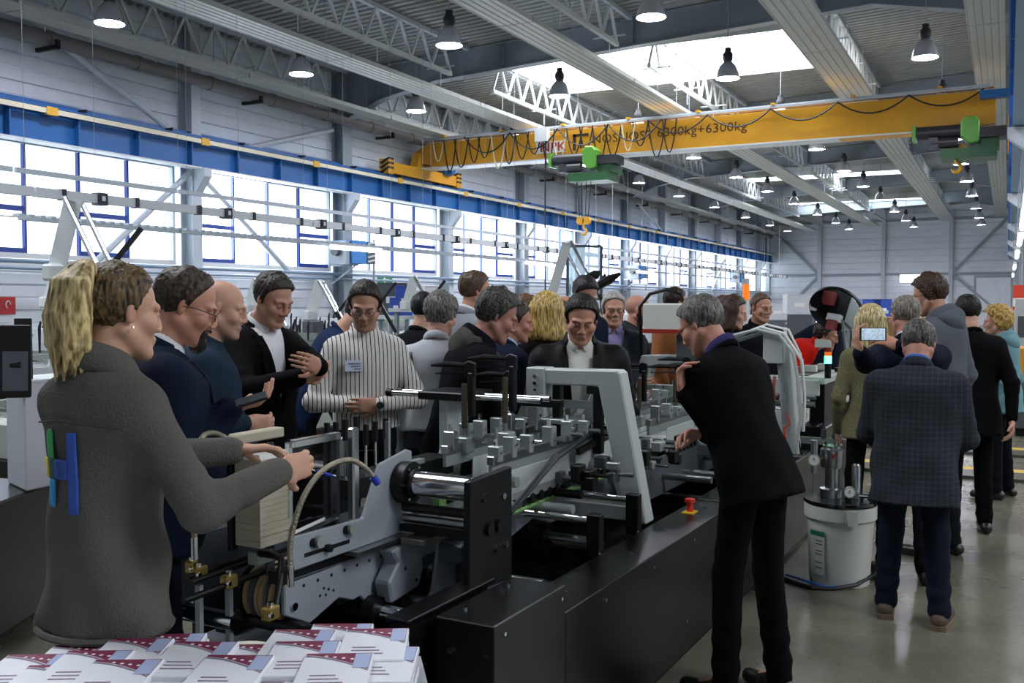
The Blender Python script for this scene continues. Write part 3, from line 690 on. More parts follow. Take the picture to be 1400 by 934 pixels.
    for sd, sg in (('R', 1), ('L', -1)):
        S, E, W, pd, pn = SH[sd], EL[sd], WR[sd], PD[sd], PN[sd]
        F.cone(S, E, .042*s*fem, .036*s*fem, .02).cone(E, W, .037*s*fem, .026*s*fem, .02)
        ac = np.cross(pd, pn)*sg    # across the palm, towards the thumb side is -ac*? (kept mirror-true by sg)
        F.cone(W, W+pd*.03*s, .027*s*fem, .03*s*fem, .015, (pn, 1.5))
        F.cone(W+pd*.035*s-ac*.012*s, W+pd*.08*s-ac*.012*s, .028*s, .026*s, .01, (pn, 2.0)).cone(W+pd*.035*s+ac*.012*s, W+pd*.08*s+ac*.012*s, .028*s, .026*s, .01, (pn, 2.0))
        cu = radians(arms.get(sd, {}).get('curl', curl[0 if sd == 'R' else 1]))
        for ac_, ln, drop in FINGERS:
            p = W+pd*(.093-drop*.6)*s+ac*ac_*s*fem; dirv = pd; L = ln*s
            for part, (fr, ang) in enumerate(((.45, .6), (.30, 1.0), (.25, .8))):
                an = cu*ang; dirv = dirv*cos(an)+pn*sin(an); pn2 = None
                q = p+dirv*L*fr; F.cone(p, q, (.0092-.0008*part)*s, (.0085-.0009*part)*s, .004); p = q
                # carry the bend on: turn the palm normal with the finger
                if part == 0: n1 = pn
        tp = W+pd*.03*s-ac*.03*s*1; td = pd*.62-ac*.62+pn*.5; td /= np.linalg.norm(td); q = tp+td*.045*s; F.cone(tp, q, .014*s, .0105*s, .008)
        td2 = td*.6+pd*.6+pn*.3; td2 /= np.linalg.norm(td2); F.cone(q, q+td2*.032*s, .0105*s, .0085*s, .004)
    AN, KN, HP = {}, {}, {}
    for sd, sg in (('R', 1), ('L', -1)):
        fy = feet[0 if sd == 'R' else 1]; HP[sd] = T(.080*sg*b, 0, -.03); AN[sd] = np.array([sg*stance*s, fy, .085])
        m_ = (HP[sd]+AN[sd])/2; KN[sd] = m_ + np.array([0, .03, .02])
        F.cone(HP[sd], KN[sd], .07*s, .048*s, .03).cone(KN[sd], AN[sd], .046*s, .034*s, .02).cone(AN[sd], AN[sd]+np.array([sg*.03, .13, -.045])*s, .034*s, .026*s, .02)
    V, Q = F.mesh()
    # ---- skin colours by place on the face
    sk = np.array(lin(skin)[:3]); colr = np.tile(sk, (len(V), 1)).astype(np.float32)
    L_ = ((V-HC) @ Rh)/s
    def blend(mask, c): colr[:] = colr*(1-mask[:, None]) + np.array(lin(c)[:3])*mask[:, None]
    def ball(c, r, soft=.35): return np.clip((1-np.sqrt((((L_-np.array(c))/np.array(r))**2).sum(1)))/soft, 0, 1)
    blend(ball((0,.095,-.065), (.026,.03,.012))*.55, 'A65A52'); blend(ball((0,.115,-.03), (.018,.02,.018))*.25, 'B5604C')
    hc = hair[1] if hair[0] != 'bald' else '4A3A2E'
    for q in (-1, 1):
        blend(ball((q*.05,.05,-.03), (.03,.04,.03), .8)*.25, 'B96A55'); blend(ball((q*.078,0,-.006), (.02,.03,.04))*.25, 'B5604C')
        blend(ball((q*.032,.09,.026), (.022,.022,.0055))*.75, hc if not female else '5A4030')
        blend(ball((q*.032,.092,.004), (.016,.02,.008))*.8, '4A342B'); blend(ball((q*.031,.092,.003), (.011,.02,.0045), .2), 'C8BDB4'); blend(ball((q*.031,.094,.003), (.0055,.02,.0052), .2), '221A16')
    if beard:
        kind_, bc = beard
        m1 = np.clip((-.028-.25*np.abs(L_[:,0])-L_[:,2]+(.07-L_[:,1])*.25)/.02, 0, 1)*np.clip((L_[:,2]+.135)/.015, 0, 1)*np.clip((L_[:,1]+.01)/.03, 0, 1)*(np.abs(L_).max(1) < .16)
        m1 *= 1-ball((0,.095,-.066), (.024,.03,.009))
        if kind_ == 'full': blend(m1*.85, bc)
        elif kind_ == 'stubble': blend(m1*.35, bc)
        elif kind_ == 'goatee': blend(np.clip(ball((0,.09,-.095), (.042,.05,.045))+ball((0,.10,-.05), (.035,.03,.011)), 0, 1)*(1-ball((0,.095,-.066), (.022,.03,.008)))*.9, bc); blend(m1*.2, bc)
        elif kind_ == 'moustache': blend(ball((0,.105,-.049), (.036,.03,.010))*.95, bc)
    po = link_mesh('person', V, Q, M_skin, colr)
    po.location = (rooto.x, rooto.y, 0); po.rotation_euler = (0, 0, rotz); tag(po, label, cat, group)
    def child(name, F, mt):
        V_, Q_ = F.mesh(); o = link_mesh(name, V_, Q_, mt); o.parent = po; return o
    # ---- clothing
    kind_, tc = top[0], top[1]; tm = top[2] if len(top) > 2 else cloth('cloth_%s_%s' % (kind_, tc), tc)
    F = Field(lo, hi, res); F.ax[2] = F.ax[2]
    vc = {'suit': (.10, .50, .085), 'open': (-.2, .52, .075), 'cardigan': (.28, .52, .06)}.get(kind_)
    torso(F, .004 if kind_ in ('shirt', 'sweater') else .014, hem, .512, .02, {'fleece': .012, 'suit': .008, 'open': .009}.get(kind_, .007), vcut=vc)
    w_ = 1.0 if kind_ in ('shirt', 'sweater') else 1.12
    for sd, sg in (('R', 1), ('L', -1)):
        S, E, W = SH[sd], EL[sd], WR[sd]; fd = (W-E)/np.linalg.norm(W-E); We = W-fd*.012*s
        if kind_ == 'roll': We = E+(W-E)*.55
        F.cone(S+np.array([-sg*.02,0,-.005])*s, E, .066*w_*s*fem*b**.5, .052*w_*s*fem, .035, wr=(.006, 75, 1.0, .5)).cone(E, We, .053*w_*s*fem, .040*w_*s*fem, .025, wr=(.006, 80, .0, .6))
    zc, ar, rr = {'suit': (.505, .074, .013), 'open': (.51, .076, .015), 'cardigan': (.50, .074, .012), 'hoodie': (.505, .082, .022), 'fleece': (.515, .076, .018), 'shirt': (.515, .068, .011), 'roll': (.515, .068, .011)}.get(kind_, (.50, .070, .012))
    def collar_ring(zc, ar, rr, notch, front, nm, mt_, hgt=.42):
        nk = T(0, -.006, zc); G = Field(nk-.15*s, nk+.15*s, min(res*.6, .008))
        def ring(X, Y, Z):
            px, py, pz = (X-nk[0])/s, (Y-nk[1])/s, (Z-nk[2])/s
            u = px*Rt[0,0]+py*Rt[1,0]+pz*Rt[2,0]; v = px*Rt[0,1]+py*Rt[1,1]+pz*Rt[2,1]; w = px*Rt[0,2]+py*Rt[1,2]+pz*Rt[2,2]
            w = w + v*.42; rad = np.sqrt(u*u+v*v); d = np.sqrt((rad-ar+w*.3)**2+(w*hgt)**2)-rr
            if notch: d = np.maximum(d, np.where(v > 0, notch-np.abs(u)-w*.5, -1))
            if front is not None: d = np.maximum(d, v-front)
            return d*s
        G.apply(ring, nk-.14*s, nk+.14*s, .004); child(nm, G, mt_)
    child({'suit': 'suit_jacket', 'open': 'jacket', 'cardigan': 'jacket', 'shirt': 'shirt', 'sweater': 'sweater', 'hoodie': 'hooded_jacket', 'fleece': 'fleece_jacket', 'roll': 'shirt'}[kind_], F, tm)
    if collar: collar_ring(zc, ar, rr, .012 if kind_ in ('shirt', 'roll') else 0, .035 if kind_ in ('suit', 'open', 'cardigan') else None, 'collar', tm, .42 if kind_ != 'sweater' else .7)
    if kind_ == 'hoodie':
        c_ = T(0,-.07,.485); F = Field(c_-.24*s, c_+.24*s, min(res, .010))
        F.ell(T(0,-.085,.475), np.array((.128,.060,.085))*s, Rt, .03, noise=lambda u, v, w: .006*np.sin(40*w+20*u)).cone(T(.075,-.03,.50), T(.03,.09,.455), .036*s, .022*s, .02).cone(T(-.075,-.03,.50), T(-.03,.09,.455), .036*s, .022*s, .02)
        F.ell(T(0,-.045,.52), np.array((.072,.055,.06))*s, Rt, .02, 's'); child('hood', F, hood or tm)
    if shirt:
        F = Field(T(0,0,.25)-.33*s, T(0,0,.45)+.33*s, res*.85); torso(F, -.006, -.05, .55, .02)
        ms = cloth('cloth_shirt_%s' % shirt, shirt, .8, .03); child('shirt', F, ms); collar_ring(.525, .066, .010, .012, None, 'shirt_collar', ms)
    if kind_ in ('suit', 'open') and shirt:
        z0, z1, w1 = vc; tz = TORSO[:, 0]
        def front(u, w):
            rx = np.interp(w, tz, TORSO[:, 1])*np.interp(w, [.42, .5], [b, 1])+.016; ry = np.interp(w, tz, TORSO[:, 2])*np.interp(w, [.4, .5], [1+(b-1)*.8, 1])+.016
            cy = np.interp(w, tz, TORSO[:, 3]); be = belly*np.exp(-((w-.06)/.17)**2)*.5
            return cy+be+(ry+be)*sqrt(max(1-(u/rx)**2, .02))+.006
        for q in (-1, 1):
            inn, out = [], []; ws = np.linspace(z0+.01, .47, 10)
            for w in ws:
                t = (w-z0)/(z1-z0); u0 = w1*t*.96; wd_ = .055*min(1, t*2.2) if t < .72 else .04
                u1 = min(u0+wd_, .13); inn.append(T(q*u0, front(u0, w), w)); out.append(T(q*u1, front(u1, w), w))
            n_ = len(ws); dv = (Rt @ np.array([0, .006, 0]))*s
            L = MB(); L.add([Vector(p.tolist()) for p in inn+out+[p+dv for p in inn]+[p+dv for p in out]],
                [(i, i+1, n_+i+1, n_+i) for i in range(n_-1)]+[(2*n_+i, 3*n_+i, 3*n_+i+1, 2*n_+i+1) for i in range(n_-1)]+[(n_+i, n_+i+1, 3*n_+i+1, 3*n_+i) for i in range(n_-1)]+[(i+1, i, 2*n_+i, 2*n_+i+1) for i in range(n_-1)])
            o = L.build('lapel', tm); o.parent = po
    F = Field([-.32*b, -.26, .03], [.32*b, .3+belly, ph+.12*s], res*1.8)
    F.ell(T(0, 0, -.01), np.array((.155*b, .108, .12))*s, Rt, .03); torso(F, -.010, -.12, .045, .02)
    for sd, sg in (('R', 1), ('L', -1)):
        F.cone(HP[sd], KN[sd], .080*s*(.5+.5*b)*fem, .064*s, .03, wr=(.004, 50, 1, .5)).cone(KN[sd], AN[sd]+np.array([0,-.005,.0]), .066*s, .058*s, .02, wr=(.006, 60, .8, .6))
    child('trousers', F, cloth('trousers_%s' % trousers, trousers, .85))
    for sd, sg in (('R', 1), ('L', -1)):
        A_ = AN[sd]; F = Field(A_-np.array([.12,.14,.12]), A_+np.array([.12,.26,.06]), .012)
        toe = A_+np.array([sg*.035,.17,-.05])*s; toe[2] = .035; heel = A_+np.array([0,-.045,0]); heel[2] = .04
        F.cone(heel, toe, .042*s, .036*s, .01).cone(A_+np.array([0,-.005,-.005]), A_+np.array([sg*.01,.06,-.035])*1, .045*s, .04*s, .02)
        F.apply(lambda X, Y, Z: (.002-Z)+X*0+Y*0, A_-.4, A_+.4, .002, 's') if False else None
        F.D = np.maximum(F.D, (.004-F.ax[2])[None, None, :].astype(np.float32)); child('shoe', F, shoes or M_shoe)
        if shoes:
            so = MB(); hl = Vector(heel.tolist()); to = Vector(toe.tolist()); ax_ = (to-hl).normalized(); sx_ = Vector((ax_.y,-ax_.x,0)); hl.z = to.z = 0
            so.prism([hl-ax_*.045+sx_*.02, hl-ax_*.03+sx_*.043, hl+ax_*.1+sx_*.045, to+ax_*.02+sx_*.04, to+ax_*.04, to+ax_*.02-sx_*.04, hl+ax_*.1-sx_*.04, hl-ax_*.03-sx_*.043, hl-ax_*.045-sx_*.02], (0,0,.026)); o_ = so.build('sole', M_sole); o_.parent = po
    # ---- hair
    hk = hair[0]; hm = hairmat('hair_%s_%s' % (hair[1], hair[2] if len(hair) > 2 else ''), hair[1], hair[2] if len(hair) > 2 else None)
    if hk != 'bald':
        F = Field(HC-.27*s, HC+.2*s, fine if hk in ('ponytail',) else fine*1.12)
        th = {'short': .009, 'crop': .002, 'full': .016, 'curly': .034, 'bob': .018, 'long': .016, 'ponytail': .006, 'balding': .003, 'receding': .006}[hk]
        zl = {'receding': ([-.12,-.06,-.02,.0,.02,.045,.06,.12], [-.085,-.085,-.055,-.015,.04,.085,.12,.2]),
              'balding': ([-.12,-.06,-.02,.0,.02,.05,.12], [-.085,-.085,-.055,-.015,.03,.2,.3])}.get(hk, ([-.12,-.06,-.02,.0,.02,.05,.07,.12], [-.085,-.085,-.055,-.015,.045,.082,.096,.112]))
        ctr = np.array([0,-.017,.039])
        def cut(u, v, w): return (np.interp(v+ctr[1], zl[0], zl[1])-(w+ctr[2]))*.8 + 0*u
        def hn(u, v, w):
            a = np.arctan2(u, v+.03); f = .0026*np.sin(34*a+60*w+2*np.sin(40*v))+.0022*np.sin(71*a-40*w)+.0022*np.sin(90*v+25*u)
            if hk == 'curly': f = .011*np.sin(70*u+3)*np.sin(66*v)*np.sin(64*w)+.005*np.sin(120*u)*np.sin(130*w+50*v)
            if hk == 'full': f = f*1.6+.004*np.sin(45*v+30*u)
            return f
        kw = dict(M=Rh, k=.012*s, noise=lambda u, v, w: hn(u/s, v/s, w/s)*s)
        if hk == 'balding':
            F.ell(Hd(*ctr), np.array((.080+th,.100+th,.087+th))*s, cut=lambda u, v, w: np.maximum(cut(u/s, v/s, w/s), ((w/s)-.030+(v/s)*.45))*s, **kw)
        else:
            F.ell(Hd(*ctr), np.array((.080+th,.102+th,.088+th*1.3))*s, cut=lambda u, v, w: cut(u/s, v/s, w/s)*s, **kw)
        if hk in ('bob', 'long'):
            dz = -.02 if hk == 'bob' else -.05
            for q in (-1, 1):
                for aa, bb, r0, r1 in (((q*.075,.02,.03),(q*.088,.015,-.09+dz),.026,.030),((q*.082,-.03,.03),(q*.092,-.03,-.11+dz),.03,.034),((q*.06,-.08,.03),(q*.066,-.078,-.11+dz),.036,.04),((q*.02,-.1,.03),(q*.025,-.098,-.11+dz),.036,.04)):
                    F.cone(Hd(*aa), Hd(*bb), r0*s, r1*s, .02*s, wr=(.003, 30, .5, 2))
        if hk == 'ponytail':
            F.cone(Hd(0,-.1,.075), Hd(0,-.125,.09), .03*s, .026*s, .015)
        child('hair', F, hm)
    if beard and beard[0] in ('goatee', 'full'):
        F = Field(HC-.2*s, HC+.2*s, fine*.85); B_ = lambda a, b_, ra, rb: F.cone(Hd(*a), Hd(*b_), ra*s, rb*s, .01)
        F.ell(Hd(0,.078,-.102), np.array((.030,.030,.034))*s, Rh, .012, noise=lambda u, v, w: .0015*np.sin(300*u)*np.sin(260*w))
        for q in (-1, 1):
            B_((q*.026,.086,-.062), (q*.024,.082,-.095), .010, .012); B_((0,.100,-.050), (q*.024,.088,-.058), .006, .007)
            if beard[0] == 'full': B_((q*.062,-.002,-.03), (q*.052,.03,-.082), .016, .022); B_((q*.052,.03,-.082), (q*.02,.07,-.104), .022, .026)
        F.cone(Hd(-.012,.1,-.066), Hd(.012,.1,-.066), .011*s, .011*s, .004, op='s'); child('beard', F, hairmat('beard_'+beard[1], beard[1]))
    if glasses:
        g = MB()
        def W_(x, y, z): return Vector(Hd(x, y, z).tolist())
        for q in (-1, 1):
            pts = [(q*(.033+.024*cos(t)), .104-.004*abs(cos(t)), .004+.016*sin(t)) for t in np.linspace(0, 2*pi, 13)]
            g.tube([W_(*p) for p in pts], .0017*s, 5); g.tube([W_(q*.057,.1,.008), W_(q*.08,.03,.008), W_(q*.083,-.015,.0)], .0018*s, 5)
        g.tube([W_(-.009,.106,.008), W_(.009,.106,.008)], .0017*s, 5)
        o = g.build('spectacles', mat('spectacles_'+glasses, glasses, .3)); o.parent = po
    if extra: extra(po, T, Hd, WR, PD, PN, EL, rooto, rotz, s, Rh)
    return po, dict(T=T, Hd=Hd, WR=WR, PD=PD, PN=PN, EL=EL, AN=AN, ph=ph, root=rooto, rotz=rotz, Rh=Rh, s=s)
def local_part(po, mb, name, mt):
    """a part given in the figure's own coordinates"""
    o = mb.build(name, mt); o.parent = po; return o
def person_world(info, p): return Vector((Rz(info['rotz']) @ np.array(p)).tolist()) + Vector((info['root'].x, info['root'].y, 0))
# ================================================================ the visitors and the operator
def striped():
    m = cloth('striped_shirt', 'D8D6D2', .8, 0, .2); nt = m.node_tree; b = nt.nodes['Principled BSDF']
    tc = nt.nodes.new('ShaderNodeTexCoord'); sp = nt.nodes.new('ShaderNodeSeparateXYZ'); nt.links.new(tc.outputs['Object'], sp.inputs[0])
    def mth(op, a, bb=None):
        n = nt.nodes.new('ShaderNodeMath'); n.operation = op
        for i, v in enumerate((a, bb)):
            if v is None: continue
            if isinstance(v, (int, float)): n.inputs[i].default_value = v
            else: nt.links.new(v, n.inputs[i])
        return n.outputs[0]
    f = mth('FRACT', mth('MULTIPLY', mth('ADD', sp.outputs[0], 3.0), 46)); dark = mth('LESS_THAN', f, .22)
    mx = nt.nodes.new('ShaderNodeMix'); mx.data_type = 'RGBA'; mx.inputs[6].default_value = lin('DAD7D2'); mx.inputs[7].default_value = lin('3A3336')
    nt.links.new(dark, mx.inputs[0]); nt.links.new(mx.outputs[2], b.inputs['Base Color']); return m
def plaid():
    m = cloth('plaid_wool', '33373D', .9, 0, .3); nt = m.node_tree; b = nt.nodes['Principled BSDF']
    tc = nt.nodes.new('ShaderNodeTexCoord'); sp = nt.nodes.new('ShaderNodeSeparateXYZ'); nt.links.new(tc.outputs['Object'], sp.inputs[0])
    mx = nt.nodes.new('ShaderNodeMix'); mx.data_type = 'RGBA'; mx.inputs[6].default_value = lin('2E3238'); mx.inputs[7].default_value = lin('383D44')
    fs = []
    for ax in (0, 2):
        a = nt.nodes.new('ShaderNodeMath'); a.operation = 'MULTIPLY'; a.inputs[1].default_value = 36; nt.links.new(sp.outputs[ax], a.inputs[0])
        f = nt.nodes.new('ShaderNodeMath'); f.operation = 'PINGPONG'; f.inputs[1].default_value = .5; nt.links.new(a.outputs[0], f.inputs[0])
        l = nt.nodes.new('ShaderNodeMath'); l.operation = 'LESS_THAN'; l.inputs[1].default_value = .09; nt.links.new(f.outputs[0], l.inputs[0]); fs.append(l.outputs[0])
    mm = nt.nodes.new('ShaderNodeMath'); mm.operation = 'MAXIMUM'; nt.links.new(fs[0], mm.inputs[0]); nt.links.new(fs[1], mm.inputs[1])
    nt.links.new(mm.outputs[0], mx.inputs[0]); nt.links.new(mx.outputs[2], b.inputs['Base Color']); return m
M_tag = mat('badge_paper', 'C9D3E2', .4); M_badge = mat('badge_lettering', '4A5568', .6)
NEAR = dict(res=.0125, fine=.0062); MID = dict(res=.015, fine=.0075); FAR = dict(res=.020, fine=.0098)
def part_at(po, name, mt, fn):
    mb = MB(); fn(mb); o = mb.build(name, mt); o.parent = po; return o
def vec(p): return Vector((float(p[0]), float(p[1]), float(p[2])))
def badge(u, w, v):
    def ex(po, T, Hd, WR, PD, PN, EL, ro, rz, s, Rh):
        part_at(po, 'name_badge', M_tag, lambda m: m.prism([vec(T(u-.045, v, w-.028)), vec(T(u+.045, v, w-.028)), vec(T(u+.045, v-.004, w+.028)), vec(T(u-.045, v-.004, w+.028))], vec(T(0,.003,0))-vec(T(0,0,0))))
        for k in range(3): part_at(po, 'badge_line', M_badge, lambda m: m.prism([vec(T(u-.035, v+.004, w+.010-.014*k)), vec(T(u+.03-.015*k, v+.004, w+.010-.014*k)), vec(T(u+.03-.015*k, v+.004, w+.014-.014*k)), vec(T(u-.035, v+.004, w+.014-.014*k))], vec(T(0,.001,0))-vec(T(0,0,0))))
    return ex
def watch(sd, mt):
    def ex(po, T, Hd, WR, PD, PN, EL, ro, rz, s, Rh):
        W = WR[sd]; fd = (W-EL[sd])/np.linalg.norm(W-EL[sd]); c = W-fd*.004
        part_at(po, 'watch', mt, lambda m: (m.tube([vec(c-fd*.011), vec(c+fd*.011)], .034*s, 14), m.tube([vec(c-PN[sd]*.03*s), vec(c-PN[sd]*.042*s)], .019*s, 12)))
    return ex
def both(*f):
    def ex(*a):
        for g in f: g(*a)
    return ex

# ---- the operator: grey fleece, blonde ponytail
M_fleece = cloth('grey_fleece', '5C5A55', .95, .10, .5, 160)
def girl_extra(po, T, Hd, WR, PD, PN, EL, ro, rz, s, Rh):
    hm = hairmat('hair_ponytail_blonde', '8F7340', 'E2CB92'); r = random.Random(3)
    c = Hd(.0, -.14, -.03); F = Field(c-.24, c+.24, .0048)
    for i in range(40):
        a = 2*pi*i/40*2.618; k = sqrt((i+.5)/40); dx = .066*k*cos(a); dy = .034*k*sin(a); ln = r.uniform(-.03, .03)
        p = [(dx*.25, -.090, .088), (dx*.6, -.118+dy*.4, .098+dy*.3), (dx*1.0, -.138+dy, .055), (dx*1.2+.004*sin(i), -.140+dy*1.3, -.03), (dx*1.15+.01*sin(i*2), -.128+dy*1.4, -.10), (dx*.85, -.112+dy*1.2+.01*cos(i), -.165-ln)]
        rr = [.016, .017, .017, .015, .011, .004]
        for j in range(5): F.cone(Hd(*p[j]), Hd(*p[j+1]), rr[j], rr[j+1], .005)
    V, Q = F.mesh(); o = link_mesh('ponytail', V, Q, hm); o.parent = po; o['label'] = 'blonde ponytail'
    part_at(po, 'hair_tie', M_black, lambda m: m.tube([vec(Hd(.030*cos(t), -.112, .088+.030*sin(t))) for t in np.linspace(0, 2*pi, 15)], .008, 6))
    part_at(po, 'earring', MATS.get('chrome') or mat('chrome', 'D8DADC', .12, metal=1), lambda m: m.tube([vec(Hd(.084, -.004, -.035)), vec(Hd(.086, -.004, -.04))], .003, 6))
    # coloured emblem of bars on the back of the fleece, laid over the cloth
    tz = TORSO[:, 0]
    def back(u, w):
        rx = .92*np.interp(w, tz, TORSO[:, 1])*np.interp(w, [-.2,-.05,.12,.3,.4], [1.03,1.03,.84,.90,.91])+.014; ry = .936*np.interp(w, tz, TORSO[:, 2])+.014; cy = np.interp(w, tz, TORSO[:, 3])
        ry += .015*np.exp(-((w-.28)/.07)**2); cy += .015*np.exp(-((w-.28)/.07)**2)
        return cy-ry*sqrt(max(1-(u/rx)**2, .02))-.007
    def patch(name, col, u0, u1, w0, w1, rnd=False):
        mb = MB(); n, m = 4, 6; vs = []
        for j in range(m+1):
            for i in range(n+1):
                w = w0+(w1-w0)*j/m; t = i/n
                if rnd and j == m: t = .25+.5*t
                u = u0+(u1-u0)*t; vs.append(vec(T(u, back(u, w), w)))
        mb.add(vs, [(j*(n+1)+i, j*(n+1)+i+1, (j+1)*(n+1)+i+1, (j+1)*(n+1)+i) for j in range(m) for i in range(n)], True)
        o = mb.build(name, mat('emblem_'+col, col, .7)); o.parent = po
        sd = o.modifiers.new('t', 'SOLIDIFY'); sd.thickness = .003
    ox, oz = -.032, .235
    for col, a, b_, c_, d_, rd in (('3FA55A', -.030,-.002,.052,.125,True), ('E3C93C', -.060,-.032,.0,.050,False), ('2A5A52', -.030,-.002,.0,.050,False), ('2F8FD0', -.030,-.002,-.072,-.002,False),
                              ('2F4F9E', .000,.048,.0,.050,False), ('3358B4', .050,.078,-.085,.120,False)):
        patch('emblem_bar', col, ox+a, ox+b_, oz+c_, oz+d_, rd)
    # yoke seam across the shoulders and the side pocket
    part_at(po, 'yoke_seam', mat('seam_grey', '3E3C39', .9), lambda m: m.tube([vec(T(u, back(u, .385-abs(u)*.12)-.002, .385-abs(u)*.12)) for u in np.linspace(-.17, .17, 15)], .0022, 5))
    part_at(po, 'hem_band', M_fleece, lambda m: m.tube([vec(T(.178*cos(t), .150*sin(t), -.16)) for t in np.linspace(0, 2*pi, 33)], .009, 6))
girl, GI = person('woman in grey fleece with coloured emblem and blonde ponytail, reaching to the paper stack', (166,428), 2.5, 48, look=66, nod=8, lean=1, s=.98, b=.92, female=True,
    top=('fleece', '5C5A55', M_fleece), trousers='141416', hair=('ponytail', '2C2118', '77603E'), skin='C89A82', res=.010, fine=.0052, hem=-.165, feet=(.05, -.02), extra=girl_extra,
    arms={'R': dict(px=(384,644,2.58), hint=(.5,-.3,-1), palm=(-1,.1,-.1), dir=(.12,.95,.05), curl=35), 'L': dict(px=(322,616,2.85), hint=(.7,-.2,-.8), palm=(-.3,.1,-1), curl=25)})

SM = mat('phone_black', '15161A', .25); SCR = mat('phone_screen_glow', 'BFD4E6', .3, emit=.32, var=.5, vscale=60)
person('bearded man in a navy suit and thin glasses, standing behind the woman in fleece', (255,420), 3.25, 82, look=92, nod=22, lean=6, b=1.2, belly=.07, top=('suit', '141C2E'), shirt='D5D6DC', trousers='191C26',
    hair=('receding', '2B211B', '4A3A2E'), beard=('goatee', '2A201C'), glasses='3A3A40', skin='C08A74', **NEAR,
    arms={'R': dict(px=(316,556,3.2), hint=(.3,-.6,-.8), dir=(.0,1,.12), palm=(-.3,0,1), curl=45), 'L': dict(loc=(-.08,.26,.02), hint=(.5,-.3,-.8))})
person('bald man in a dark denim shirt, hands clasped, beside the bearded man', (304,423), 4.15, 92, look=98, nod=14, lean=3, b=1.08, belly=.05, top=('shirt', '22303F'), trousers='1B1D24', hair=('bald', '5A4638'), beard=('stubble', '6A5648'), skin='CB9C84', **MID,
    arms={'R': dict(px=(336,578,4.0), hint=(.4,-.6,-.8), palm=(-1,.1,.1), dir=(-.3,.9,-.1), curl=60), 'L': dict(loc=(-.06,.24,-.02), hint=(.6,-.3,-.8), curl=40)})
person('man in a black suit and open white shirt, fingers touching', (374,410), 4.7, 140, look=138, nod=26, lean=5, b=1.06, belly=.02, top=('suit', '0C0C0E'), shirt='E6E6EA', trousers='121215', hair=('short', '2A211C', '3C3028'), skin='BE8C76', **NEAR,
    arms={'R': dict(px=(410,516,4.42), hint=(.8,-.4,-.8), dir=(-.75,.6,.25), palm=(-.5,-.6,.3), curl=50), 'L': dict(px=(446,510,4.32), hint=(.9,-.2,-.8), dir=(-.85,.35,.25), palm=(-.5,-.7,.2), curl=50)})
person('person in a blue jacket bent over behind the man in the striped shirt', (492,432), 6.2, 85, nod=40, lean=28, top=('sweater', '1E2C4A'), trousers='1A1C24', hair=('short', '2A211C'), **FAR)
person('man in a striped shirt and glasses, arms folded, with name badge', (499,419), 5.1, 172, look=186, nod=22, tilt=-4, lean=2, b=1.0, hem=-.01, top=('shirt', 'striped', striped()), trousers='121318', hair=('short', '1E1713', '31271F'), beard=('stubble', '3A2E28'), glasses='4A4A50', skin='B98A72', **NEAR,
    arms={'R': dict(loc=(.03,.165,.125), hint=(.8,.0,-.75), dir=(-.95,-.25,.1), palm=(-.2,-1,.1), curl=15), 'L': dict(loc=(.04,.225,.14), hint=(.8,.0,-.75), dir=(-.95,-.05,.0), palm=(-.1,-1,.0), curl=22)},
    extra=both(badge(.075, .335, .135), watch('L', M_black)))
def strap(po, T, Hd, WR, PD, PN, EL, ro, rz, s, Rh):
    ps = [T(u, v, w) for u, v, w in ((-.10,-.02,.475),(-.125,-.085,.43),(-.13,-.135,.36),(-.15,-.142,.25),(-.17,-.13,.12))]
    part_at(po, 'camera_strap', mat('strap_dark', '1C1A16', .6), lambda m: m.tube([vec(p) for p in ps], .016, 6))
    part_at(po, 'strap_edge', mat('strap_yellow', 'B99A2E', .6), lambda m: m.tube([vec(p)+Vector((-.018,-.004,0)) for p in ps], .004, 5))
person('grey-haired man in a white shirt seen from behind, camera strap on his back', (603,432), 5.6, 15, look=25, nod=12, lean=4, b=1.06, top=('shirt', 'B9BCC2'), hem=-.01, trousers='1A1C22', hair=('full', '4A4744', '77736E'), **MID, extra=strap, skin='C09080')
person('dark-haired person in black half hidden behind the white shirted man', (581,425), 7.0, 40, nod=10, top=('sweater', '17181C'), trousers='15161A', hair=('short', '17161A'), **FAR)
person('tall man in a pale grey suit jacket looking right, above the crowd', (651,399), 6.4, 55, look=75, nod=8, lean=2, s=1.03, top=('suit', '8A8F94'), shirt='D5D8DC', trousers='2A2C32', hair=('short', '4A3728', '64503C'), skin='C7927C', **MID)
person('man with thick dark grey hair in a black hooded jacket, leaning over the machine', (680,433), 5.3, 78, look=80, nod=26, lean=14, s=1.10, b=1.18, top=('hoodie', '0E0E12'), hood=cloth('hood_grey', '4A4844'), trousers='121216', hair=('full', '2E2B29', '55524E'), skin='A9786A', **NEAR,
    arms={'R': dict(loc=(.0,.32,-.02), hint=(.6,-.3,-.8)), 'L': dict(loc=(.05,.30,.0), hint=(.6,-.3,-.8))})
person('man in a navy suit with blue shirt collar, between the hooded man and blonde woman', (706,441), 6.1, 60, look=80, nod=12, lean=8, top=('suit', '181F33'), shirt='A9BBD6', trousers='181A22', hair=('short', '3A2C22'), skin='B98370', **MID)
person('man with light brown hair in a grey jacket and blue shirt', (721,428), 6.8, 70, look=80, nod=6, top=('suit', '565A56'), shirt='7E9CC8', trousers='24262C', hair=('short', '5A4230', '7A5A40'), skin='C48E78', **FAR)
person('woman with wavy blonde bob and black top seen from behind', (749,431), 6.3, 10, look=25, nod=6, s=1.06, female=True, top=('sweater', '131216'), trousers='131318', hair=('bob', '8F6E3C', 'E0C070'), **MID)
person('balding man standing behind the blonde woman', (775,428), 6.9, 60, look=70, nod=8, top=('suit', '22262E'), shirt='C8CCD2', trousers='1B1D22', hair=('balding', '7A6A5C'), skin='C4907A', **FAR)
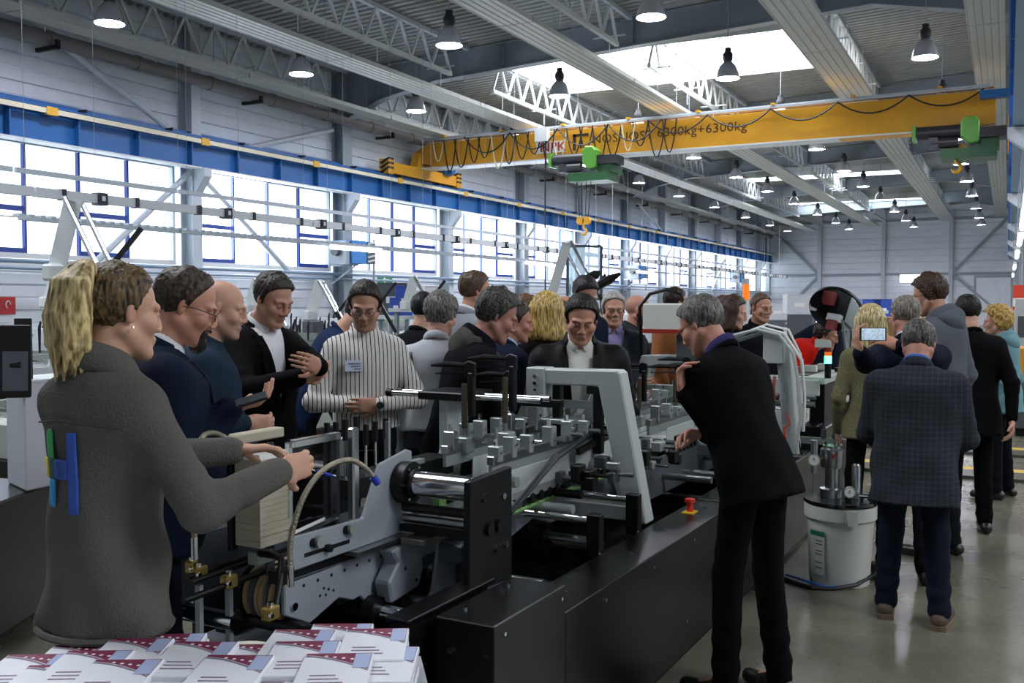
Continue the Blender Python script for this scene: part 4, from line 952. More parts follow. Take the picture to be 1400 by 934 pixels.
person('man with cropped black hair in a navy jacket looking down, behind the leather jacket', (800,404), 6.9, 150, look=150, nod=32, lean=6, b=1.08, s=1.02, top=('sweater', '1A2336'), trousers='181A20', hair=('short', '17151A', '222026'), skin='B98672', **MID)
person('young man in a black leather jacket and white shirt with badge, bending over', (795,437), 5.6, 176, look=178, nod=24, tilt=-3, lean=18, s=1.10, b=1.2, top=('open', '141414', mat('black_leather', '060607', .62, spec=.2, var=.1, bump=.3, bscale=60)), shirt='D8D6D2', trousers='15161A', hair=('short', '17120F', '2A221C'), skin='B98670', **NEAR,
    arms={'R': dict(loc=(.16,.16,-.10), hint=(.7,-.3,-.7)), 'L': dict(loc=(.18,.16,-.10), hint=(.7,-.3,-.7))}, extra=badge(-.07, .34, .155))
person('moustached man in glasses and grey suit, arms folded with a shiny watch', (839,424), 7.2, 172, look=172, nod=6, b=1.05, top=('suit', '30343E'), shirt='8E86B0', trousers='1B1C22', hair=('short', '9A958E', 'C4BFB8'), beard=('moustache', 'B9B4AC'), glasses='3A3034', skin='BE8C76', **MID,
    arms={'R': dict(loc=(-.12,.19,.13), hint=(.7,.1,-.75), dir=(-.95,.1,.1), palm=(-.2,-1,.1)), 'L': dict(loc=(-.10,.235,.14), hint=(.7,.1,-.75), dir=(-.95,.05,.05), palm=(.1,-1,.1))}, extra=watch('R', mat('chrome', 'D8DADC', .12, metal=1)))
person('bald man with dark beard in profile, dark grey jacket', (873,425), 7.7, 85, look=92, nod=5, top=('suit', '34363A'), shirt='2A2C30', trousers='1A1B20', hair=('bald', '5A463A'), beard=('full', '2A201C'), skin='BE8A76', **MID)
person('person in a brown corduroy jacket partly hidden by the white printer head', (924,414), 8.3, 100, look=60, nod=10, b=1.05, top=('hoodie', '8A5020', mat('brown_corduroy', '8F5424', .85, var=.12, vscale=14, bump=.5, bscale=90)), trousers='24222A', hair=('short', '241A16', '33261F'), **FAR)
person('man in a black sweater and glasses, chin on his hand, watching the machine', (958,446), 4.3, -52, look=-62, nod=34, tilt=6, lean=21, b=1.14, top=('sweater', '08080A'), trousers='08080A', hair=('short', '3E3A36', '7A756E'), glasses='202024', skin='BA8470', feet=(-.06, .06), **NEAR,
    arms={'L': dict(px=(934,536,4.08), hint=(.3,.3,-1.5), dir=(.0,.12,1), palm=(-.2,-1,.1), curl=85), 'R': dict(px=(962,594,4.2), hint=(.7,-.3,-.6), curl=50)}, shirt='3A3560')
person('woman with dark brown bob behind the black sweater, nearer of two', (1003,428), 7.6, 95, look=95, nod=14, female=True, s=.98, top=('sweater', '1A1A1E'), trousers='17171C', hair=('bob', '2A1D16', '4A3526'), **FAR)
person('woman with reddish brown hair behind the black sweater, further of two', (990,427), 8.4, 120, look=110, nod=8, female=True, s=.98, top=('sweater', '20202A'), trousers='17171C', hair=('bob', '4A2E20', '6A4632'), **FAR)
person('man with short hair in a dark polo shirt, facing the camera across the machine', (1041,421), 8.4, 158, look=142, nod=10, b=1.15, top=('shirt', '16171D'), trousers='17181C', hair=('crop', '5A4636', '6E5846'), skin='C08C76', **MID)
person('person in a navy suit and blue shirt, face hidden by the round mirror', (1134,424), 10.4, 150, nod=10, lean=6, top=('suit', '161C2C'), shirt='8A9CC0', trousers='17191F', hair=('short', '241C18'), **FAR,
    arms={'R': dict(loc=(.30,-.02,.02), hint=(1,-.6,.1))})
person('dark-haired man in a bright red sweater bending over the machine', (1130,459), 9.0, 80, look=95, nod=18, lean=62, b=1.15, top=('sweater', 'C81F14'), trousers='1A1B22', hair=('full', '20181A', '352824'), skin='B98470', **MID,
    arms={'R': dict(loc=(.02,.30,.10), hint=(.5,-.4,-.7)), 'L': dict(loc=(.02,.30,.10), hint=(.5,-.4,-.7))})
person('blonde woman in an olive knit with dark collar seen from behind', (1190,443), 6.7, -4, nod=4, s=.97, female=True, top=('sweater', '6E6A4A', mat('olive_knit', '6E6A4C', .95, var=.3, vscale=90, bump=.5, bscale=120)), trousers='17171C', hair=('long', '9A7C48', 'EBD9A0'), **MID)
person('grey-haired man in a navy suit raising a phone to take a picture', (1237,433), 5.9, -12, look=-28, nod=8, b=1.08, top=('suit', '151B2B'), trousers='17181E', hair=('crop', '6E665C', 'A09588'), skin='C08A74', shirt='DDDDE0', **NEAR,
    arms={'L': dict(px=(1172,482,5.3), hint=(.2,-.1,-1), dir=(.25,.1,.95), palm=(-1,.2,.1), curl=45), 'R': dict(px=(1216,472,5.35), hint=(.9,-.2,-.5), dir=(-.8,.2,.4), palm=(-.5,.5,-.1), curl=45)})
plaidm, PI_ = person('man in a grey checked suit jacket and jeans seen from behind, head bowed', (1256,472), 5.25, 4, nod=38, lean=7, b=1.16, belly=.03, top=('suit', 'plaid', plaid()), trousers='171D2A', hair=('short', '3E3A38', '6E6862'), skin='B07A68', shirt='3F68B4', hem=-.22, stance=.135, feet=(-.03, .05), shoes=mat('brown_shoe', '4A3B2C', .7, var=.2, vscale=30), **NEAR,
    arms={'R': dict(loc=(.07,.27,.03), hint=(1,-.5,-.2)), 'L': dict(loc=(.07,.27,.03), hint=(1,-.5,-.2))})
person('tall curly-haired man in a grey hooded sweatshirt and glasses', (1270,404), 6.5, -62, look=-72, nod=20, lean=5, s=1.04, top=('hoodie', '5C6068'), trousers='17181E', hair=('full', '33241A', '543C2A'), glasses='2A2A2E', skin='C08C76', **NEAR)
person('dark-haired man in a long black jacket seen from behind, beside the grey hooded man', (1322,428), 7.2, -18, look=-30, nod=14, b=1.12, top=('sweater', '0A0A0D'), trousers='0A0A0D', hair=('short', '17140F', '241F1A'), hem=-.25, **MID,
    arms={'R': dict(loc=(.24,-.12,-.13), hint=(.5,-.8,-.3), curl=40)})
person('curly blonde woman in a teal hooded sweatshirt, rightmost of the group', (1362,441), 8.4, -72, look=-84, nod=6, s=.96, female=True, top=('hoodie', '6D949C'), trousers='101116', hair=('curly', 'A07A34', 'D9B268'), skin='C8947C', **MID)
# ================================================================ the folding-gluing machine (u along the line, v across to the left, z up)
def K(): return MB(MM)
def mw(u, v, z): return MM @ Vector((u, v, z))
M_blk = mat('satin_black_sheet', '060608', .30, spec=.5, var=.1, vscale=4)
M_blk2 = mat('black_oxide_steel', '060608', .45, spec=.35)
M_grey = mat('machine_grey_paint', 'B4BBB8', .42)
M_grey2 = mat('machine_side_grey', '8E959C', .45)
M_dkgrey = mat('machine_dark_grey', '4E5359', .5)
M_chr = mat('chrome', 'D8DADC', .12, metal=1)
M_stl = mat('brushed_steel', 'AEB0B2', .3, metal=1)
M_zinc = mat('zinc_plated', 'A3ABA8', .45, metal=.55)
M_brass = mat('brass_clamp', 'A98F55', .38, metal=.8)
M_grn = mat('belt_green', '86B56A', .5); M_belt = mat('tan_belt', 'B49A6E', .7); M_red = mat('signal_red', 'D2311E', .4)
M_white2 = mat('white_card', 'E4E4E0', .7)
def bolt(parent, u, v, z, ax='v', r=.009, nm='bolt', mt=None):
    d = {'v': (0, -.008, 0), 'u': (-.008, 0, 0), 'z': (0, 0, .008)}[ax]
    return K().cyl((u, v, z), (u+d[0], v+d[1], z+d[2]), r, 8).build(nm, mt or M_chr, parent)
def plate_v(parent, name, pts, v, th, mt, bevel=.004):
    """plate standing along the machine: outline of (u, z) at depth v"""
    return K().prism([(u, v, z) for u, z in pts], (0, th, 0)).build(name, mt, parent, bevel=bevel)

fm = thing('folding_machine', 'long folding and gluing machine with black covers and grey steel arches', 'machine', mw(5, 2.0, 0))
# ---- black front covers, stepped
V0, V1 = 1.465, 1.68
c1 = K().box((2.56, V0, .03), (3.07, V1, .70)).build('cover_panel', M_blk, fm, bevel=.004)
c2 = K().box((3.072, V0, .03), (5.2, V1, .60)).build('cover_panel', M_blk, fm, bevel=.004)
c2b = K().box((5.204, V0, .03), (7.30, V1, .605)).build('cover_panel', M_blk, fm, bevel=.004)
c3 = K().box((7.304, V0, .03), (9.4, V1, .49)).build('cover_panel', M_blk, fm, bevel=.004)
for u, z in ((2.62,.66),(3.03,.66),(3.42,.55),(3.95,.55),(4.5,.55),(5.1,.55),(6.6,.56),(7.2,.56),(7.4,.45),(8.0,.45),(8.6,.45),(4.4,.18),(3.2,.12),(5.6,.2),(7.0,.2)):
    bolt(fm, u, V0, z, 'v', .007)
for u in (3.28, 3.95, 4.4, 5.0, 5.9, 6.8): bolt(fm, u, V0+.10, .60, 'z', .007)
for u in (2.95, 2.66): bolt(fm, u, V1-.05, .70, 'z', .007)
bolt(fm, 2.56, 1.62, .6, 'u', .011); bolt(fm, 2.56, 1.5, .6, 'u', .006)
K().box((2.6, V0+.02, 0), (9.3, V1-.02, .03)).build('base_frame', M_blk2, fm)
# ---- inner black frame bar left of the near cover
K().box((2.44, 1.72, .05), (2.96, 1.77, .70)).build('frame_plate', M_blk2, fm, bevel=.003)
K().box((2.44, 1.70, .70), (2.98, 1.79, .715)).build('frame_ledge', M_blk, fm, bevel=.003)
for u in (2.5, 2.75): bolt(fm, u, 1.72, .6, 'v', .008)
# far-side cover and far frame
K().box((2.5, 2.50, .03), (7.3, 2.58, .56)).build('cover_panel', M_blk, fm)
K().box((2.4, 2.40, .02), (7.3, 2.5, .1)).build('base_frame', M_blk2, fm)
# cross beams under the machine
for u in (3.1, 4.47, 6.0, 7.3): K().box((u-.04, 1.68, .35), (u+.04, 2.62, .45)).build('cross_beam', M_blk2, fm)
# ---- black bearing plate and the big chrome roller
plate_v(fm, 'bearing_plate', [(2.86,.68),(3.17,.66),(3.17,1.085),(2.87,1.075)], 1.735, .03, M_blk2)
for u, z, r in ((2.96,1.0,.016),(3.10,.985,.013),(3.05,.80,.013),(3.12,.80,.013)): bolt(fm, u, 1.735, z, 'v', r)
for u, z in ((2.99,.885),(3.06,.885)): K().cyl((u,1.735,z),(u,1.72,z),.024,16).build('bearing_cap', M_blk2, fm)
K().cyl((2.93,2.05,1.035),(2.93,1.76,1.035),.046,28).build('feed_roller', M_chr, fm)
K().cyl((2.93,2.065,1.035),(2.93,2.02,1.035),.078,24).cyl((2.93,2.03,1.035),(2.93,2.0,1.035),.056,24).build('roller_flange', M_blk2, fm)
for k in range(6):
    a = pi/3*k; bolt(fm, 2.93+.062*cos(a), 2.02, 1.035+.062*sin(a), 'v', .005)
K().tube([(2.93, 2.06-.006*i, .945) for i in range(51)], [.017+.002*(i%2) for i in range(51)], 12).build('threaded_roller', mat('dark_knurled','3A3630',.4,metal=.7), fm)
K().cyl((2.93,2.06,.905),(2.93,1.76,.905),.016,14).build('guide_shaft', M_stl, fm)
K().box((2.9,1.77,.86),(2.97,2.06,.885)).build('cross_bar', M_blk2, fm)
# ---- lower side frames in grey with holes
plate_v(fm, 'side_frame', [(2.33,.80),(2.36,.815),(3.05,.80),(3.33,.80),(3.33,.715),(3.02,.70),(2.95,.60),(2.78,.60),(2.72,.66),(2.68,.655),(2.60,.685),(2.45,.64),(2.33,.70)], 2.10, .018, M_grey2)
for i in range(9): K().cyl((2.42+.07*i,2.10,.775),(2.42+.07*i,2.0985,.775),.006,8).build('bolt_hole', M_blk2, fm)
for u, z in ((2.52,.74),(2.545,.73),(2.57,.72),(2.5,.72),(2.53,.715)): K().cyl((u,2.10,z),(u,2.0985,z),.005,8).build('bolt_hole', M_blk2, fm)
bolt(fm, 2.37, 2.10, .72, 'v', .014)
K().prism([(2.80,2.02,.81),(2.93,2.02,.83),(2.99,2.02,.80),(3.0,2.02,.70),(2.97,2.02,.64),(2.80,2.02,.62),(2.78,2.02,.70),(2.84,2.02,.76)], (0,.07,0)).build('bearing_bracket', M_grey2, fm, bevel=.008)
for u, z in ((2.88,.73),(2.95,.67)): K().cyl((u,2.02,z),(u,2.018,z),.007,8).build('bolt_hole', M_blk2, fm)
plate_v(fm, 'side_frame', [(3.05,.80),(3.5,.84),(3.5,.55),(3.0,.52),(2.9,.56),(3.0,.62)], 1.98, .015, M_grey2)
K().box((3.02,1.86,.73),(3.16,1.97,.80)).box((3.16,1.84,.55),(3.3,1.97,.74)).build('gear_housing', M_dkgrey, fm, bevel=.008)
K().box((3.1,1.88,.80),(3.2,1.96,.805)).build('housing_lid', M_grey2, fm)
# table strips through the machine
K().box((2.75,2.12,.825),(6.5,2.20,.845)).build('table_strip', M_stl, fm, bevel=.002)
K().box((2.85,1.92,.83),(3.6,2.02,.85)).build('table_strip', mat('steel_worn','8A8076',.35,metal=.8), fm, bevel=.002)
# ---- shafts lying across, near section
def shaft(u, v0, v1, z, r, mt=None, nm='cross_shaft'): return K().cyl((u,v0,z),(u,v1,z),r,16).build(nm, mt or M_chr, fm)
shaft(3.13, 2.0, 1.76, .755, .017); shaft(2.77, 2.09, 1.80, .595, .030); shaft(2.92, 2.05, 1.79, .60, .022, M_stl); shaft(2.60, 2.3, 1.78, .55, .018, M_stl)
K().cyl((2.77,2.1,.595),(2.77,2.05,.595),.055,18).build('roller_flange', M_blk2, fm)
K().cyl((3.18,2.1,.62),(3.18,2.0,.62),.05,18).build('roller_flange', M_blk2, fm)
# rods carrying black blocks, middle section
def rod_block(u, v0, z, r=.017, vb=1.72, w=.05, zb=.58, zt=None):
    shaft(u, v0, vb, z, r); zt = zt or z+.03
    K().box((u-w/2, vb-.035, zb), (u+w/2, vb+.03, zt)).build('shaft_block', M_blk2, fm, bevel=.004); bolt(fm, u-.03, vb-.035, zb+.02, 'v', .006)
rod_block(3.90, 2.12, .735); rod_block(4.36, 2.14, .745); rod_block(3.42, 2.05, .53, .02, 1.72, .08, .48, .58)
shaft(4.12, 2.1, 1.78, .575, .026, M_stl); K().cyl((4.12,2.14,.575),(4.12,2.05,.575),.07,20).build('roller_flange', M_blk2, fm)
shaft(3.5, 2.1, 1.76, .545, .022, M_stl); shaft(4.1, 2.12, 1.87, .80, .02, M_blk2); K().cyl((3.98,2.1,.755),(3.98,1.86,.755),.022,14).build('grey_roller', M_grey, fm)
K().box((4.44,1.74,.62),(4.56,2.35,.69)).build('cross_beam', M_grey, fm, bevel=.004)
# side frames of the middle section
plate_v(fm, 'side_frame', [(3.35,.80),(7.3,.80),(7.3,.55),(6.2,.5),(5.2,.6),(4.3,.6),(4.1,.66),(3.7,.58),(3.35,.52)], 2.13, .02, M_grey2)
plate_v(fm, 'side_frame', [(3.0,.86),(7.4,.86),(7.4,.5),(3.0,.5)], 2.42, .02, M_dkgrey)
plate_v(fm, 'side_frame', [(4.7,.78),(7.2,.78),(7.2,.55),(4.9,.55)], 1.98, .015, M_dkgrey)
for i in range(14): K().cyl((3.6+.26*i,2.13,.76),(3.6+.26*i,2.128,.76),.007,8).build('bolt_hole', M_blk2, fm)
# ---- carriages: rails with pale skirt plates, roller rows, belts
def carriage(v, u0, u1, zr, nm, skirts):
    K().box((u0, v-.018, zr-.022), (u1, v+.018, zr+.018)).build('guide_rail', M_stl, fm, bevel=.003)
    K().box((u0, v-.008, zr-.075), (u1, v+.008, zr-.022)).build('rail_web', M_zinc, fm)
    for a, b in skirts:
        sk = K().box((a, v-.026, zr-.165), (b, v-.020, zr-.06)).build('skirt_plate', M_grey, fm, bevel=.002)
        K().box((a, v-.024, zr-.205), (b, v-.016, zr-.165)).build('skirt_strip', M_zinc, fm)
        n = max(2, int((b-a)/.075))
        for i in range(n):
            uu = a+(i+.5)*(b-a)/n; K().cyl((uu, v-.03, zr-.215), (uu, v+.03, zr-.215), .024, 10).build('press_roller', M_blk2, fm)
    K().tube([(u0-.01, v, zr-.18), (u0-.06, v, zr-.20), (u0-.06, v, zr-.24), (u0, v, zr-.255), (u1, v, zr-.255)], .012, 6).build('belt', M_grn, fm)
    K().box((u0-.07, v-.03, zr-.25), (u0-.02, v+.03, zr-.16)).build('belt_pulley', M_grn, fm, bevel=.012)
carriage(2.28, 3.55, 5.15, 1.055, 'rear', [(3.75, 4.3), (4.4, 5.0)])
carriage(2.02, 3.50, 5.10, 1.035, 'front', [(3.62, 4.22), (4.3, 4.9)])
carriage(2.30, 5.35, 7.2, 1.02, 'rear2', [(5.5, 6.3), (6.4, 7.1)])
carriage(2.0, 5.3, 7.2, 1.0, 'front2', [(5.55, 6.15), (6.3, 7.0)])
# clamp blocks along the rails
r_ = random.Random(11)
for v, u0, u1, zr in ((2.28,3.58,5.1,1.055),(2.02,3.52,5.05,1.035),(2.30,5.4,7.1,1.02),(2.0,5.4,7.1,1.0)):
    u = u0
    while u < u1:
        h = r_.uniform(.05,.11); w = r_.uniform(.025,.05)
        K().box((u, v-.03, zr-.01), (u+w, v+.026, zr+h)).build('clamp_block', r_.choice([M_zinc, M_zinc, M_grey, M_stl]), fm, bevel=.004)
        bolt(fm, u+w/2, v-.03, zr+h*.6, 'v', .009); 
        if r_.random() < .6: K().cyl((u+w/2, v, zr+h), (u+w/2, v, zr+h+.03), .010, 8).build('clamp_screw', M_chr, fm)
        if r_.random() < .4: K().cyl((u+w/2, v-.03, zr+h*.3), (u+w/2, v-.09, zr+h*.3), .011, 8).build('clamp_screw', M_stl, fm)
        u += r_.uniform(.11, .22)
# uprights
for u, v, z0, z1, r in ((3.55,2.02,.80,1.17,.010),(3.78,2.1,.85,1.15,.008),(3.3,2.4,.86,1.20,.013),(4.25,2.02,.80,1.10,.010)):
    K().cyl((u,v,z0),(u,v,z1),r,8).build('guide_pin', M_stl, fm)
K().cyl((3.62,1.985,.93),(3.62,1.955,.93),.024,14).build('hand_knob', M_zinc, fm); K().tube([(3.62,1.99,.96),(3.61,1.985,.88),(3.6,1.985,.80)],.012,6).build('support_arm', M_stl, fm)
# ---- spring clamps with long black handles
def lever(u, v, zt, ln=.17, dirn=1, zb=None):
    zb = zb or zt-.3
    b_ = K().box((u-.016, v-.03, zb+.07), (u+.016, v+.0, zt-.03)).build('clamp_post', M_blk2, fm, bevel=.005)
    K().prism([(u-.012,v-.035,zt-.05),(u-.012,v+.02,zt-.05),(u-.012,v+.02,zt+.01),(u-.012,v,zt+.022),(u-.012,v-.035,zt+.012)], (.024,0,0)).build('lever_head', M_blk2, fm, bevel=.004)
    K().tube([(u,v,zt),(u-.01,v+ln*.6*dirn,zt+.004),(u-.02,v+ln*dirn,zt-.004)], [.011,.014,.006], 8).build('lever_handle', M_blk2, fm)
    K().tube([(u,v-.01,zt-.03),(u-.012,v+ln*.9*dirn,zt-.04)], [.007,.004], 6).build('lever_handle', M_blk2, fm)
    K().tube([(u-.02,v+.012,zb+.02+(zt-zb-.1)*i/24) for i in range(25)], [.012+.003*(i%2) for i in range(25)], 8).build('spring', mat('spring_dark','5A5242',.4,metal=.6), fm)
    K().cyl((u-.02,v+.012,zb-.03),(u-.02,v+.012,zb+.03),.008,8).build('plunger', M_stl, fm)
    K().box((u-.05,v-.02,zb-.09),(u+.02,v+.04,zb-.02)).build('clamp_foot', M_zinc, fm, bevel=.004)
p = m_v(641, 500, 2.26); lever(p.x, 2.26, p.z+.0, .19)
p = m_v(697, 500, 2.04); lever(p.x, 2.04, p.z+.03, .20)
p = m_v(694, 513, 2.3); lever(p.x, 2.3, p.z, .17)
for px, py, v in ((927,502,2.05),(938,492,2.15),(952,500,1.98),(878,500,2.25)):
    p = m_v(px, py, v); lever(p.x, v, p.z, .20)
# ---- the two grey arches
def arch(u, pts, w, th):
    """arch of box section across the machine: outer line of (v, z)"""
    n = len(pts)
    for (a, b) in zip(pts[:-1], pts[1:]):
        pass
    m = K(); m.prism([(u-th/2, v, z) for v, z in pts], (th, 0, 0)); return m
a1 = arch(4.52, [(1.69,.605),(1.80,.605),(1.955,1.275),(2.33,1.275),(2.33,1.355),(1.855,1.36),(1.835,1.345)], .1, .11).build('arch_frame', M_grey, fm, bevel=.008)
K().box((4.46,2.25,1.10),(4.58,2.36,1.36)).build('arch_bracket', M_grey, fm, bevel=.006)
K().prism([(4.47,2.36,1.10),(4.47,2.36,1.17),(4.47,2.39,1.17),(4.47,2.42,1.10)],(.1,0,0)).build('gusset', M_grey, fm, bevel=.003)
for z in (1.315,1.28,1.245,1.205): bolt(fm, 4.46, 2.305, z, 'u', .011 if z > 1.26 else .007, mt=M_chr if z > 1.26 else M_blk2)
K().box((4.44,2.08,1.075),(4.6,2.46,1.10)).build('arch_foot', M_zinc, fm, bevel=.003)
K().box((4.48,2.22,1.0),(4.56,2.46,1.075)).build('arch_shoe', M_grey, fm, bevel=.004)
# far leg of the first arch and its rails
K().prism([(4.62,2.04,1.27),(4.62,1.94,1.27),(4.62,2.22,.62),(4.62,2.36,.62)],(.06,0,0)).build('arch_leg', M_grey, fm, bevel=.006)
K().box((4.5,1.95,1.155),(4.53,2.26,1.195)).build('arch_bar', M_zinc, fm, bevel=.003)
for z in (1.06,1.02): K().cyl((4.56,2.24,z),(4.56,1.9,z),.011,10).build('arch_rod', M_chr, fm)
for v in (2.2, 1.97): K().box((4.49,v-.022,.93),(4.54,v+.022,1.27)).build('hanging_post', M_blk2, fm, bevel=.004)
K().box((4.47,1.9,1.235),(4.57,2.02,1.275)).build('arch_block', M_blk2, fm, bevel=.004)
a2 = arch(6.75, [(2.68,.62),(2.78,.62),(2.585,1.31),(1.86,1.33),(1.56,.61),(1.64,.61),(1.95,1.24),(2.50,1.23)], .1, .11).build('arch_frame', M_grey, fm, bevel=.008)
K().box((6.68,2.1,1.06),(6.72,2.62,1.10)).build('arch_bar', M_zinc, fm, bevel=.003)
K().box((6.4,1.9,.92),(6.45,2.55,.96)).build('arch_bar', M_zinc, fm, bevel=.003)
K().cyl((6.6,2.3,1.04),(6.57,2.3,1.04),.05,18).build('hand_wheel', M_white, fm)
# ---- far side: curved support and twin shafts with a black block
plate_v(fm, 'curved_support', [(3.86,1.24),(4.06,1.24),(4.05,1.12),(4.0,1.0),(3.97,.85),(3.97,.5),(3.78,.5),(3.78,.8),(3.86,1.0)], 2.46, .05, M_grey)
K().box((3.84,2.35,1.235),(4.1,2.62,1.275)).build('support_block', M_blk2, fm, bevel=.006)
for u in (3.93, 4.02): K().cyl((u,2.85,1.25),(u,2.0,1.25),.014,12).build('support_shaft', M_chr, fm)
K().cyl((3.93,2.86,1.25),(3.93,2.83,1.25),.02,12).cyl((4.02,2.86,1.25),(4.02,2.83,1.25),.02,12).build('shaft_collar', M_blk2, fm)
K().cyl((4.1,2.5,1.03),(4.1,2.0,1.03),.014,12).build('support_shaft', M_chr, fm)
K().box((4.35,2.1,1.17),(4.38,2.5,1.21)).build('arm_bar', M_blk2, fm, bevel=.003)
# ---- levers with black grips at the feeder end
for px, py, hh in ((447,578,.09),(459,577,.11),(472,573,.12),(487,569,.1),(500,580,.1),(513,576,.18),(527,572,.16)):
    p = m_v(px, py, 2.42); st = K().cyl((p.x,2.42,p.z-.30),(p.x,2.42,p.z-.05),.006,8).build('lever_stem', M_chr, fm)
    K().cyl((p.x,2.42,p.z-.085),(p.x,2.42,p.z),.012,10).build('lever_grip', M_blk2, fm)
K().box((3.0,2.36,.92),(3.75,2.5,1.0)).build('lever_bracket', M_blk2, fm)
K().box((3.2,2.35,1.0),(3.5,2.38,1.02)).build('lever_bracket', M_zinc, fm)
K().box((3.05,2.40,1.0),(3.1,2.46,1.16)).build('guide_post', M_zinc, fm, bevel=.006)
# ---- cluster of dark mechanisms, green arms and the diagonal bar in the middle
dg = K().tube([m_v(697,702,1.80), m_v(760,625,1.90), m_v(828,580,2.05)], [.012,.016,.010], 8).build('diagonal_bar', mat('dark_steel','3C4046',.35,metal=.6), fm)
for pts in ([(833,572),(800,612)],[(846,590),(812,628)]): K().beam(m_v(*pts[0],2.02), m_v(*pts[1],2.02), .03, .035).build('green_arm', M_grn, fm, bevel=.006)
K().beam(m_v(842,575,1.98), m_v(850,640,1.95), .03, .03).build('dark_arm', M_blk2, fm, bevel=.004); K().beam(m_v(790,618,1.95), m_v(838,592,2.0), .02, .03).build('dark_arm', M_blk2, fm)
r_ = random.Random(4)
for i in range(26):
    u = r_.uniform(4.0, 5.4); v = r_.uniform(1.80, 2.0); z = .80 + r_.uniform(0, .12)
    K().cbox((u, v, z), (r_.uniform(.03,.09), r_.uniform(.03,.07), r_.uniform(.03,.08))).build('mechanism_block', r_.choice([M_blk2, M_blk2, M_dkgrey, M_zinc]), fm, bevel=.004)
    if i % 2: K().cyl((u, v, z), (u+.0, v-.10, z), r_.uniform(.008,.014), 8).build('mechanism_rod', r_.choice([M_stl, M_chr, M_blk2]), fm)
# cross shafts of the second section
for u, z in ((5.5,.66),(5.9,.62),(6.3,.66),(6.8,.60)): shaft(u, 2.15, 1.68, z, .022, M_stl if u != 5.9 else M_chr)
K().cyl((5.6,2.12,.66),(5.6,2.0,.66),.06,18).build('roller_flange', M_blk2, fm)
K().box((6.15,1.69,.70),(6.2,2.15,.76)).build('cross_beam', M_stl, fm); K().box((6.2,1.75,.76),(6.24,2.13,1.0)).build('cross_plate', M_grey, fm, bevel=.004)
K().cyl((6.2,1.95,.82),(6.19,1.95,.82),.02,12).build('round_port', M_blk2, fm)
# emergency stop on the cover
es = K().cyl((4.86,1.60,.655),(4.86,1.60,.672),.027,18).cyl((4.86,1.60,.605),(4.86,1.60,.655),.017,14).build('emergency_stop', M_red, fm)
K().box((4.81,1.57,.60),(4.90,1.63,.6065)).build('stop_plate', mat('label_yellow','E3B52B',.5), fm)
# cartons running through on the belts
for u, v, z, a in ((3.95,2.16,.792,.3),(4.4,2.15,.79,.28),(5.3,2.14,.79,.3),(5.75,2.15,.79,.3),(6.2,2.15,.79,.3)):
    cb = K().box((u, v-.14, z+.056), (u+.34, v+.12, z+.062)).build('carton_blank', M_white2); tag(cb, 'flat white carton blank on the belt of the folding machine, %s from the feeder' % ORD[[3.95,4.4,5.3,5.75,6.2].index(u)], 'carton', 'carton blanks on the belts')

# ---- the tall second unit: white head box, black plate, box, motor, stack light, trunk of hoses
gu = thing('glue_unit', 'gluing unit with white head box and black end plate behind the man in black', 'machine', mw(8.2, 2.0, 0))
K().box((7.36,1.72,.05),(9.2,2.6,.40)).build('base_frame', M_blk2, gu)
K().box((8.3,1.58,.42),(9.0,1.70,1.02)).build('end_plate', M_blk2, gu, bevel=.006)
K().box((8.2,1.56,1.02),(9.2,2.5,1.08)).build('table_top', M_grey, gu, bevel=.006)
K().box((8.15,1.60,.93),(8.2,2.5,1.06)).build('front_rail', M_grey, gu, bevel=.004)
K().cyl((8.12,2.5,.86),(8.12,1.62,.86),.03,16).build('roller', M_chr, gu); K().cyl((8.14,2.5,.92),(8.14,1.62,.92),.022,16).build('roller', M_stl, gu)
K().box((8.1,1.85,.55),(8.2,2.5,.80)).build('lower_panel', M_grey, gu, bevel=.004)
K().box((7.95,1.50,.49),(8.45,1.72,.70)).build('motor_box', M_blk, gu, bevel=.008)
for u in (8.0,8.08,8.16): bolt(gu, u, 1.58, .70, 'z', .008)
for z in (.56,.60): K().cyl((7.8,2.4,z),(7.8,1.75,z),.02,12).build('roller', M_chr, gu)
K().cyl((7.72,2.4,.53),(7.72,1.72,.53),.035,16).build('roller', M_white2, gu)
K().beam((7.45,2.0,.66),(7.45,1.18,.66),.03,.05).build('angle_rail', M_zinc, gu)
for v in (1.42,1.34): K().cyl((7.45,v,.68),(7.45,v,.75),.02,8).box((7.43,v-.02,.69),(7.47,v+.02,.72)).build('rail_fitting', M_dkgrey, gu)
r_ = random.Random(8)
for i in range(14): K().cbox((r_.uniform(8.3,9.1), r_.uniform(1.7,2.45), 1.08+.03), (r_.uniform(.06,.16), r_.uniform(.05,.14), .06)).build('control_part', r_.choice([M_grey, M_red, M_blk2, M_white2, mat('dull_red','8A3A36',.5)]), gu, bevel=.004)
for v in (1.95,1.82): K().tube([(8.12,v,1.08),(8.08,v,.98),(8.1,v,.88)],.014,6).build('strap_arm', mat('dull_red','8A3A36',.5), gu)
K().box((8.3,1.72,1.08),(9.18,2.48,1.086)).build('black_deck', M_blk2, gu)
